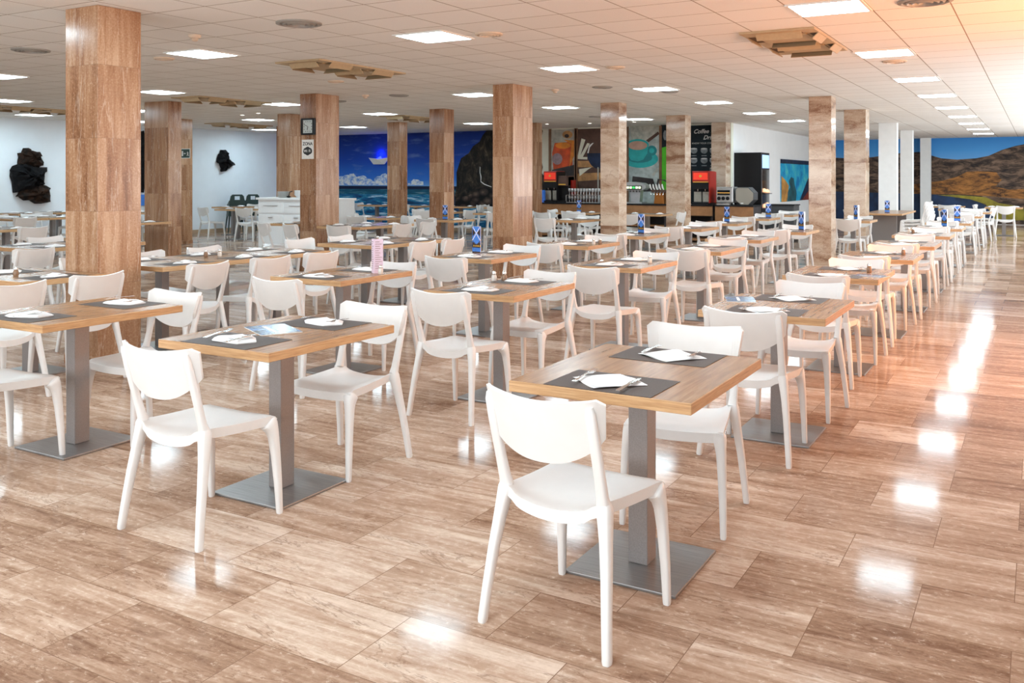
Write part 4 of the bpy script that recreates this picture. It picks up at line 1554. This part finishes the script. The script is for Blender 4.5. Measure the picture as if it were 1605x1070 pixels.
cloud(531, 607, 290, (276, 274, 272, 277, 275, 280, 284, 276, 272))
cloud(640, 664, 290, (287, 281, 284))
flat([(712, 318), (716, 290), (716, 270), (723, 248), (735, 240), (742, 229), (752, 222), (757, 212), (766, 201), (845, 195), (851, 205), (849, 216), (842, 219), (838, 240), (848, 247), (851, 262), (849, 271), (856, 279), (862, 283), (862, 322), (712, 326)], .004, 'mural_cliff', 'cliff', o)
flat([(690, 326), (690, 304), (697, 296), (706, 290), (712, 296), (716, 326)], .005, 'print_navy', 'shore_rock', o)
flat([(713, 326), (716, 310), (735, 306), (757, 292), (772, 297), (800, 300), (830, 306), (836, 326)], .006, 'mural_boulder', 'boulders', o)
flat([(752.5, 261), (753.5, 262), (753.2, 270), (755, 277), (754.6, 284), (760, 288), (771, 292.5), (770.6, 293.3), (759, 289.2), (753.8, 285), (753.6, 277), (752.2, 270)], .0065, 'sign_white', 'foam_line', o)

# paper-boat shaped wall lamp with a blue light inside
xb_, yb_ = on_y(594, YS - .12), YS - .12
zb_ = zat(252, xb_, yb_)
o = empty('boat_lamp', (xb_, yb_, zb_))
tag(o, 'white paper-boat wall lamp glowing blue on the sea mural', 'wall lamp')
mb = MB()
L_ = .42
hull = [(-L_, .10), (-L_ * .55, -.10), (L_ * .55, -.10), (L_, .10)]
for s in (-1, 1):
    mb.add([(-L_, 0, .10), (-L_ * .5, s * .02, -.11), (L_ * .5, s * .02, -.11), (L_, 0, .10), (0, s * .10, .06)],
           [(0, 1, 4), (1, 2, 4), (2, 3, 4)], 'sign_white')
mb.build('hull', o)
MB().prism([(-.12, .05), (.14, .05), (.06, .15)], FX, -.015, .015, 'blue_lamp').build('lit_sail', o)
MB().box(-.02, .02, .0, .115, -.03, .03, 'sign_white').build('wall_bracket', o)
pl = bpy.data.lights.new('boat_glow', 'POINT')
pl.energy = 3.0
pl.color = (.03, .05, 1)
pl.shadow_soft_size = .05
po = bpy.data.objects.new('boat_glow', pl)
po.location = (xb_, yb_ + .02, zb_ + .22)
col.objects.link(po)

# ================================================================== bar wall: posters
def poster(px0, px1, label, name='poster', frame='frame_wood', z0=.7, back='print_dark'):
    x0, x1 = on_y(px0, YS), on_y(px1, YS)
    o = empty(name, (0, 0, 0))
    tag(o, label, 'poster', 'tall printed panels behind the bar')
    MB().box(x0, x1, YS - .02, YS - .002, z0, 2.96, back).build('print_ground', o)
    if frame:
        b = .07
        MB().box(x0 - b, x0, YS - .05, YS - .002, z0, 2.98, frame).build('frame_side', o)
        MB().box(x1, x1 + b, YS - .05, YS - .002, z0, 2.98, frame).build('frame_side', o)
    return o


def stick(o, name, pts, depth, mat):
    return MB().prism(px_poly(pts), FX, YS - .02 - depth, YS - .019, mat).build(name, o)


def disc(cx_, cy_, rx, ry, n=28, a0=0, a1=360):
    return [(cx_ + rx * math.cos(R(a0 + (a1 - a0) * k / (n - (0 if a1 - a0 == 360 else 1)))), cy_ - ry * math.sin(R(a0 + (a1 - a0) * k / (n - (0 if a1 - a0 == 360 else 1))))) for k in range(n)]


o = poster(864.5, 901, 'poster of orange and red fruit drinks behind the bar', back='print_grey')
stick(o, 'red_drink', [(870, 224), (897, 222), (898, 258), (893, 264), (868, 266), (866, 240)], .002, 'print_red')
stick(o, 'orange_drink', [(884, 219), (902, 220), (901, 243), (893, 262), (896, 226)], .003, 'print_orange')
stick(o, 'glass_rim', disc(883, 228, 12, 5), .004, 'print_orange')
stick(o, 'ice_and_berries', disc(874, 249, 8, 9), .004, 'print_mauve')
stick(o, 'garnish', disc(890, 211, 8, 6), .004, 'print_tan')
stick(o, 'garnish', disc(889, 213, 3.5, 3), .005, 'print_dark')
stick(o, 'dark_base', [(866, 266), (901, 258), (901, 300), (866, 300)], .003, 'print_dark')
o = poster(906, 950, 'poster of red wine glass and open book behind the bar', back='print_brown')
stick(o, 'book_page', [(905, 249), (912, 217), (918, 219), (910, 244), (921, 224), (925, 225), (914, 246), (921, 246), (921, 250)], .003, 'print_cream')
stick(o, 'book_page', [(908, 265), (928, 262), (923, 265), (909, 276)], .003, 'print_cream')
stick(o, 'book_block', [(906, 252), (950, 252), (950, 262), (906, 262)], .002, 'print_tan')
stick(o, 'book_block', [(906, 272), (950, 270), (950, 281), (906, 284)], .002, 'print_tan')
stick(o, 'wine', disc(938, 240, 17, 24, 20, 180, 360), .005, 'print_navy')
stick(o, 'glass_bowl', [(921, 240), (924, 228), (929, 224), (931, 224), (925, 231), (923, 240)], .006, 'sign_white')
stick(o, 'glass_stem', [(937, 262), (939, 262), (939, 298), (937, 298)], .006, 'print_grey')
o = poster(986, 1034, 'poster of a turquoise coffee cup behind the bar', back='print_plank')
stick(o, 'sacking', [(988, 198), (1034, 197), (1034, 206), (1012, 221), (990, 222)], .002, 'print_grey')
stick(o, 'cinnamon_stick', [(1013, 220), (1032, 206), (1034, 210), (1017, 223)], .003, 'print_brown')
stick(o, 'saucer', disc(1004, 249, 28, 14), .003, 'teal')
stick(o, 'saucer_well', disc(1003, 247, 20, 8), .0035, 'teal_dark')
stick(o, 'cup_handle', disc(1022, 236, 8, 8), .0038, 'teal_dark')
stick(o, 'cup_handle', disc(1022, 236, 4, 4), .0042, 'teal')
stick(o, 'cup_body', [(983, 227), (1017, 227), (1015, 240), (1009, 250), (1000, 253), (990, 251), (984, 242)], .0045, 'teal')
stick(o, 'cup_rim', disc(1000, 227, 17.5, 9), .005, 'teal')
stick(o, 'coffee', disc(1000, 228, 15, 7), .0055, 'milk_coffee')
stick(o, 'spoon', [(1022, 274), (1032, 262), (1034, 264), (1025, 276)], .004, 'print_grey')
stick(o, 'dark_base', [(992, 276), (1024, 280), (1030, 300), (990, 300)], .003, 'print_dark')
o = poster(1036.5, 1050, 'bright green striped poster beside the polished column', frame=None, back='print_green')
stick(o, 'dark_top', [(1036, 195), (1050, 195), (1050, 228), (1036, 232)], .003, 'chalk_board')
stick(o, 'chalk_leaf', disc(1043, 212, 3, 8, 14), .004, 'chalk_grey')

# chalk board
o = poster(1078, 1128, 'black chalkboard poster headed Coffee and Drinks', 'chalkboard', None, .7, 'chalk_board')
def on_board(px, py):
    x_ = on_y(px, YS)
    return x_, zat(py, x_, YS)
def btext(s, px, py, size, **kw):
    x_, z_ = on_board(px, py)
    return text_mesh(s, size, 'chalk', 'lettering', o, Matrix.Translation((x_, YS - .0215, z_)) @ ROT_FRONT, **kw)
btext('Coffee &', 1103, 206, .15, shear=.35, bold=.004)
btext('Drinks', 1114.5, 215.5, .15, shear=.35, bold=.004)
btext('KNOW YOUR COFFEE', 1103, 224.5, .062)
for r_, y_ in enumerate((235.5, 251, 266)):
    for k_, x_ in enumerate((1088, 1104, 1118)):
        if r_ == 2 and k_ < 2:
            continue
        stick(o, 'cup_drawing', disc(x_, y_, 5.5, 5.2, 16, 180, 360) + [(x_ + 5, y_ - 2.5), (x_ - 5, y_ - 2.5)], .003, 'chalk_grey')
        stick(o, 'cup_drawing', disc(x_, y_ - 2.5, 5, 1.2, 14), .004, 'chalk')
for r_, y_ in enumerate((244, 259.5)):
    for k_, (x_, s_) in enumerate(((1088, 'flat'), (1104, 'latte'), (1118, 'mocha')) if r_ == 0 else ((1088, 'cortado'), (1104, 'lungo'), (1118, 'black'))):
        xx, zz = on_board(x_, y_)
        MB().box(xx - .07, xx + .07, YS - .0225, YS - .02, zz - .012, zz + .012, 'chalk_grey').build('caption_line', o)

# ------------------------------------------------------------------ bar counters
YC = 21.7
ZC = .93
def counter(xa, xb, label, panel):
    o = empty('bar_counter', (0, 0, 0))
    tag(o, label, 'counter', 'bar counters')
    MB().box(xa, xb, YC - .02, YC + .72, ZC - .035, ZC, 'black_plastic').build('worktop', o, bevel=.004)
    MB().box(xa + .01, xb - .01, YC, YC + .03, panel, ZC - .035, 'counter_wood').build('front_panel', o)
    n = max(1, round((xb - xa) / 1.25))
    for k in range(n + 1):
        x_ = xa + .03 + (xb - xa - .06) * k / n
        MB().box(x_ - .025, x_ + .025, YC + .03, YC + .7, 0, ZC - .035, 'print_dark').build('upright', o)
    if panel > .2:
        MB().box(xa + .03, xb - .03, YC + .05, YC + .68, .36, .40, 'counter_wood').build('shelf', o)
        MB().box(xa + .03, xb - .03, YC + .03, YC + .68, .05, .10, 'counter_wood').build('shelf', o)
    MB().box(xa + .03, xb - .03, YC + .68, YC + .70, .05, ZC - .04, 'print_dark').build('back_panel', o)
    return o


counter(on_y(842, YC), on_y(1117, YC), 'long wooden bar counter with open shelves under the posters', .66)
counter(on_y(1120, YC), on_y(1181, YC), 'short wooden counter carrying the toaster beside the black cabinet', .06)


def coffee_machine(px0, px1, top_py, label, with_side=True):
    y0 = YC + .12
    x0, x1 = on_y(px0, y0), on_y(px1, y0)
    zt_ = zat(top_py, (x0 + x1) / 2, y0)
    w_ = x1 - x0
    o = empty('coffee_machine', ((x0 + x1) / 2, y0, ZC))
    tag(o, label, 'coffee machine', 'red coffee machines on the bar')
    h_ = zt_ - ZC
    a = w_ / 2
    MB().box(-a, a, .12, .5, 0, h_ * .97, 'black_plastic').build('body', o, bevel=.01)
    MB().box(-a, a, 0, .5, h_ * .66, h_, 'red_panel').build('header', o, bevel=.012)
    MB().box(-a * .86, a * .86, -.006, 0, h_ * .74, h_ * .95, 'lit_red').build('header_panel', o)
    MB().lathe([(.0, 0), (a * .16, .001), (a * .16, .006), (.001, .007)], 'yellow_strip', n=16).xf(Matrix.Translation((0, -.006, h_ * .85)) @ Matrix.Rotation(R(90), 4, 'X')).build('emblem', o)
    MB().box(-a * .9, a * .9, -.004, .02, h_ * .66, h_ * .685, 'yellow_strip').build('strip', o)
    MB().box(-a, a, .02, .14, h_ * .46, h_ * .655, 'black_plastic').build('brew_head', o, bevel=.006)
    for s in (-.45, .45):
        MB().lathe([(.012, 0), (.018, .05), (.03, .06)], 'chrome', c=(s * a, .08, h_ * .40), n=12).build('spout', o)
        MB().box(s * a - .11, s * a + .11, .115, .12, h_ * .08, h_ * .38, 'mesh_panel').build('splash_panel', o)
    MB().box(-a, a, -.05, .14, 0, h_ * .06, 'black_plastic').build('drip_tray', o, bevel=.004)
    MB().box(a, a + .03, .0, .5, h_ * .05, h_ * .98, 'red_panel' if with_side else 'black_plastic').build('side_panel', o)
    return o


coffee_machine(852, 872, 268, 'red fronted coffee machine left of the wine glasses', False)
coffee_machine(1085, 1111, 268, 'red fronted coffee machine under the chalkboard')
# narrow brewer beside the first machine
y0 = YC + .15
x0, x1 = on_y(874, y0), on_y(888, y0)
o = empty('coffee_brewer', ((x0 + x1) / 2, y0, ZC))
tag(o, 'narrow black coffee brewer with red side by the wine glasses', 'coffee machine')
a = (x1 - x0) / 2
MB().box(-a, a, .1, .45, 0, .70, 'black_plastic').build('body', o, bevel=.01)
MB().box(-a, a, 0, .45, .45, .72, 'print_brown').build('header', o, bevel=.01)
MB().box(-a * .8, a * .8, -.004, 0, .47, .50, 'yellow_strip').build('strip', o)
MB().box(a, a + .06, .25, .45, .1, .60, 'red_panel').build('side_panel', o, bevel=.008)
MB().box(-a, a, -.03, .1, 0, .05, 'black_plastic').build('drip_tray', o)
# blue cup tube and orange / grey bin at the left end
y0 = YC + .12
o = empty('cup_dispenser', (on_y(851, y0), y0, ZC))
tag(o, 'bright blue cup tube at the left end of the bar', 'cup dispenser')
MB().lathe([(.07, 0), (.07, .30), (.055, .33)], 'blue_cup', n=16).build('tube', o)
MB().lathe([(.085, 0), (.085, .02), (.07, .03)], 'blue_cup', n=16).build('foot', o)
x_ = on_y(838.5, YC + .35)
o = empty('water_cooler', (x_, YC + .35, 0))
tag(o, 'grey water cooler with orange top behind the middle column', 'water cooler')
MB().box(-.11, .11, -.15, .15, 0, 1.15, 'silver').build('body', o, bevel=.01)
MB().lathe([(.09, 1.15), (.10, 1.2), (.10, 1.45), (.07, 1.5)], 'orange_plastic', n=16).build('bottle', o)

# wine glasses on a two-tier rack
x0, x1 = on_y(889, YC + .2), on_y(941, YC + .2)
o = empty('glass_rack', ((x0 + x1) / 2, YC + .3, ZC))
tag(o, 'low two-tier rack carrying the rows of wine glasses', 'rack')
a = (x1 - x0) / 2
MB().box(-a, a, -.17, .17, .0, .012, 'silver').build('tier', o)
MB().box(-a, a, -.17, .17, .20, .208, 'silver').build('tier', o)
for s in (-1, 1):
    MB().box(s * a - .01, s * a + .01, -.17, -.15, .012, .20, 'silver').build('leg', o)
    MB().box(s * a - .01, s * a + .01, .15, .17, .012, .20, 'silver').build('leg', o)
g = MB().lathe([(.030, 0), (.030, .002), (.004, .006), (.004, .075), (.022, .09), (.034, .12), (.034, .145), (.029, .172), (.028, .172), (.032, .145), (.02, .1), (.002, .092)], 'drinking_glass', n=14)
GL = Proto(g.build('wine_glass'))
for tier, zz in enumerate((ZC + .012, ZC + .208)):
    for rw in range(2):
        for k in range(11):
            GL.put((x0 + .06 + (x1 - x0 - .12) * k / 10, YC + .22 + .14 * rw, zz), 0, 'clear stemmed wine glass standing in the rows on the bar rack', 'wine glass', 'wine glasses on the bar rack')

# drinks dispenser
y0 = YC + .15
x0, x1 = on_y(980, y0), on_y(1012, y0)
xm = (x0 + x1) / 2
o = empty('drinks_dispenser', (xm, y0, ZC))
tag(o, 'silver drinks dispenser with lit buttons under the cup poster', 'drinks dispenser')
a = (x1 - x0) / 2
pr = [(-a, .34), (a * .7, .34), (a, .40), (a, .47), (a * .6, .53), (-a * .4, .56), (-a, .54)]
MB().prism(pr, FX, 0, .3, 'silver').build('head', o, bevel=.012)
MB().box(-a * .92, a * .62, -.006, 0, .36, .46, 'black_plastic').build('button_panel', o)
for k in range(5):
    MB().box(-a * .85 + k * a * .29, -a * .85 + k * a * .29 + a * .22, -.010, -.006, .385, .44, 'lit_green' if k == 2 else 'lit_button').build('button', o)
MB().prism([(-a * .55, .04), (a * .28, .04), (a * .4, .34), (-a * .65, .34)], FX, .08, .28, 'silver').build('pedestal', o)
for k in range(4):
    MB().lathe([(.008, 0), (.012, .05)], 'black_plastic', c=(-a * .55 + k * a * .3, .04, .29), n=8).build('nozzle', o)
MB().box(-a * 1.0, a * .75, -.1, .3, 0, .04, 'silver').build('drip_tray', o, bevel=.006)
# beer tower
x0, x1 = on_y(1018, y0), on_y(1043, y0)
o = empty('beer_tap', ((x0 + x1) / 2, y0, ZC))
tag(o, 'bronze beer tap tower with white handles right of the dispenser', 'beer tap')
a = (x1 - x0) / 2
MB().prism([(-a * .55, 0), (a * .75, 0), (a * .6, .30), (-a * .4, .30)], FX, .05, .3, 'bronze').build('tower', o, bevel=.012)
MB().prism([(-a * .9, .28), (a * .9, .28), (a * .9, .36), (-a * .9, .36)], FX, .03, .32, 'print_brown').build('tap_bar', o, bevel=.02)
for k in range(5):
    xx = -a * .75 + k * a * .38
    MB().tube([((xx, .01, .36), .012, .012, (1, 0, 0)), ((xx - .02, -.02, .42), .022, .018, (1, 0, 0)), ((xx - .03, -.03, .50), .016, .014, (1, 0, 0))], 'sign_white', 8).build('handle', o)
    MB().tube([((xx, .02, .30), .009, .009, (1, 0, 0)), ((xx, -.03, .27), .009, .009, (1, 0, 0)), ((xx, -.05, .22), .007, .007, (1, 0, 0))], 'chrome', 8).build('spout', o)
MB().tube([((-a * .5, .2, .4), .02, .02, (1, 0, 0)), ((-a * .2, .2, .62), .03, .03, (1, 0, 0)), ((a * .5, .2, .60), .02, .02, (0, 0, 1)), ((a * .9, .2, .55), .012, .012, (0, 0, 1))], 'print_dark', 8).build('pipe', o)

# toaster and octagonal loudspeaker-like box
y0 = YC + .1
x0, x1 = on_y(1122, y0), on_y(1149, y0)
o = empty('conveyor_toaster', ((x0 + x1) / 2, y0, ZC))
tag(o, 'silver conveyor toaster on the short counter', 'toaster')
a = (x1 - x0) / 2
MB().box(-a, a, .02, .42, .05, .44, 'silver').build('body', o, bevel=.03)
MB().box(-a * .82, a * .62, .0, .02, .24, .36, 'black_plastic').build('bread_slot', o)
MB().box(-a * .82, a * .62, -.004, .0, .29, .30, 'lit_amber').build('heating_bar', o)
for k in range(3):
    MB().lathe([(.045, 0), (.045, .02), (.02, .025)], 'black_plastic', n=14).xf(Matrix.Translation((-a * .65 + k * a * .5, .02, .16)) @ Matrix.Rotation(R(90), 4, 'X')).build('knob', o)
MB().box(-a * .8, a * .7, -.08, .04, .0, .04, 'silver').build('crumb_tray', o)
for s in (-1, 1):
    for q in (.06, .38):
        MB().box(s * a * .8 - .02, s * a * .8 + .02, q - .02, q + .02, 0, .05, 'black_plastic').build('foot', o)
x0, x1 = on_y(1152, y0), on_y(1181, y0)
o = empty('speaker_box', ((x0 + x1) / 2, y0, ZC))
tag(o, 'octagonal grey mesh fronted box right of the toaster', 'speaker')
a, hh = (x1 - x0) / 2, .215
oct_ = [(-a, .12), (-a + .13, 0), (a - .13, 0), (a, .13), (a, .30), (a - .13, .43), (-a + .05, .43), (-a, .38)]
MB().prism(oct_, FX, .03, .4, 'dark_grey').build('body', o, bevel=.008)
MB().prism([(u * .93, (v_ - .215) * .93 + .215) for u, v_ in oct_], FX, .012, .03, 'mesh_panel').build('grille', o)
MB().box(-a * .4, -a * .1, .004, .014, .03, .06, 'sign_white').build('badge', o)

# tall black refrigerated cabinet with lit shelves
o = empty('display_cabinet', (-6.49, 23.75, 0))
tag(o, 'tall black drinks cabinet with lit display against the white wall', 'display cabinet')
MB().box(-.35, .35, -.4, .4, .06, 2.24, 'black_plastic').build('body', o, bevel=.008)
MB().box(.35, .358, -.32, .34, 1.84, 2.18, 'lit_display').build('lit_header', o)
MB().box(.35, .356, -.34, .36, .75, 1.8, 'clear_glass').build('glass_door', o)
for z_, yy in ((1.22, -.2), (1.2, .1), (.82, -.16), (.85, .12)):
    MB().lathe([(.03, 0), (.07, .02), (.05, .07), (.015, .10)], 'lit_pastry', c=(.372, yy, z_), n=12).build('lit_pastry', o)
for z_ in (1.19, .79):
    MB().box(.35, .43, -.34, .36, z_ - .015, z_, 'black_plastic').build('shelf', o)
MB().box(-.35, .35, -.4, .4, 0, .06, 'dark_grey').build('plinth', o)
o = empty('low_cabinet', (-5.55, 23.2, 0))
tag(o, 'low dark grey cabinet right of the tall black cabinet', 'cabinet')
MB().box(-.32, .32, -.3, .3, .05, .9, 'dark_grey').build('body', o, bevel=.008)
MB().box(-.34, .34, -.32, .32, .9, .93, 'black_plastic').build('worktop', o, bevel=.004)
MB().box(-.30, .30, -.315, -.3, .12, .84, 'dark_grey').build('door', o, bevel=.004)
MB().box(-.30, .30, -.27, .27, 0, .05, 'black_plastic').build('plinth', o)

# underwater picture on the passage wall
o = empty('diver_painting', (XW + .001, 0, 0))
tag(o, 'large underwater picture of a diver on the white wall', 'picture')
ya, yb = 28.24, 32.3
MB().box(0, .03, ya, yb, .86, 2.04, 'print_underwater').build('water', o)
MB().box(0, .05, ya, yb, 2.04, 2.17, 'print_navy').build('top_rail', o)
def pic(name, pts, d, mat):
    MB().prism(pts, FYZ, .03, .03 + d, mat).build(name, o)
pic('left_rock', [(ya, .86), (28.95, .86), (29.2, 1.35), (28.75, 1.52), (ya, 1.66)], .003, 'print_ochre')
pic('diver', [(29.0, .86), (30.15, .86), (30.25, 1.1), (29.95, 1.4), (29.85, 1.58), (29.5, 1.62), (29.2, 1.5), (29.35, 1.3), (29.05, 1.15)], .005, 'print_diver')
pic('right_rock', [(30.7, .86), (yb, .86), (yb, 1.7), (31.9, 1.55), (31.3, 1.2)], .003, 'print_navy')
pic('rust_slope', [(31.0, .86), (yb, .86), (yb, 1.25)], .006, 'print_rust')

# far wall landscape mural
o = empty('landscape_mural', (0, 0, 0))
tag(o, 'landscape mural of dark hills and lake on the far wall', 'mural')
ym = YF - .012
MB().box(XW + .02, XR_, ym, YF, 1.8, HC - .005, 'print_far_sky').build('sky', o)
ridge = px_poly([(1309, 247), (1345, 249), (1376, 245), (1410, 240), (1440, 238), (1458, 243), (1475, 248), (1500, 250), (1530, 248), (1550, 244), (1570, 235), (1590, 229), (1605, 226)], YF)
ridge = [(XW + .02, ridge[0][1] - .05)] + ridge + [(XR_, 2.95)]
MB().prism(ridge + [(XR_, .02), (XW + .02, .02)], FX, ym - .004, YF - .001, 'print_mountain').build('mountain', o)
flatf = lambda pts, d, mat, nm: MB().prism(px_poly(pts, YF), FX, ym - d, YF - .002, mat).build(nm, o)
flatf([(1425, 304), (1425, 290), (1455, 286), (1478, 283), (1500, 277), (1516, 269), (1535, 268), (1562, 270), (1570, 282), (1560, 292), (1580, 297), (1605, 296), (1605, 312), (1560, 308), (1500, 304)], .006, 'print_slope', 'orange_slope')
flatf([(1425, 345), (1425, 303), (1465, 305), (1500, 309), (1530, 314), (1545, 322), (1560, 345)], .008, 'print_lake', 'lake')
flatf([(1309, 345), (1309, 300), (1376, 302), (1425, 303), (1425, 345)], .008, 'print_lake', 'lake')
flatf([(1470, 305.5), (1500, 305.5), (1545, 309), (1565, 318), (1590, 322), (1605, 326), (1605, 345), (1560, 345), (1545, 320), (1520, 312)], .010, 'print_meadow', 'meadow')
MB().prism([(XR_, .02), (XR_, .95), (-.45, .9), (-.45, .02)], FX, ym - .010, YF - .002, 'print_mountain').build('foreshore', o)
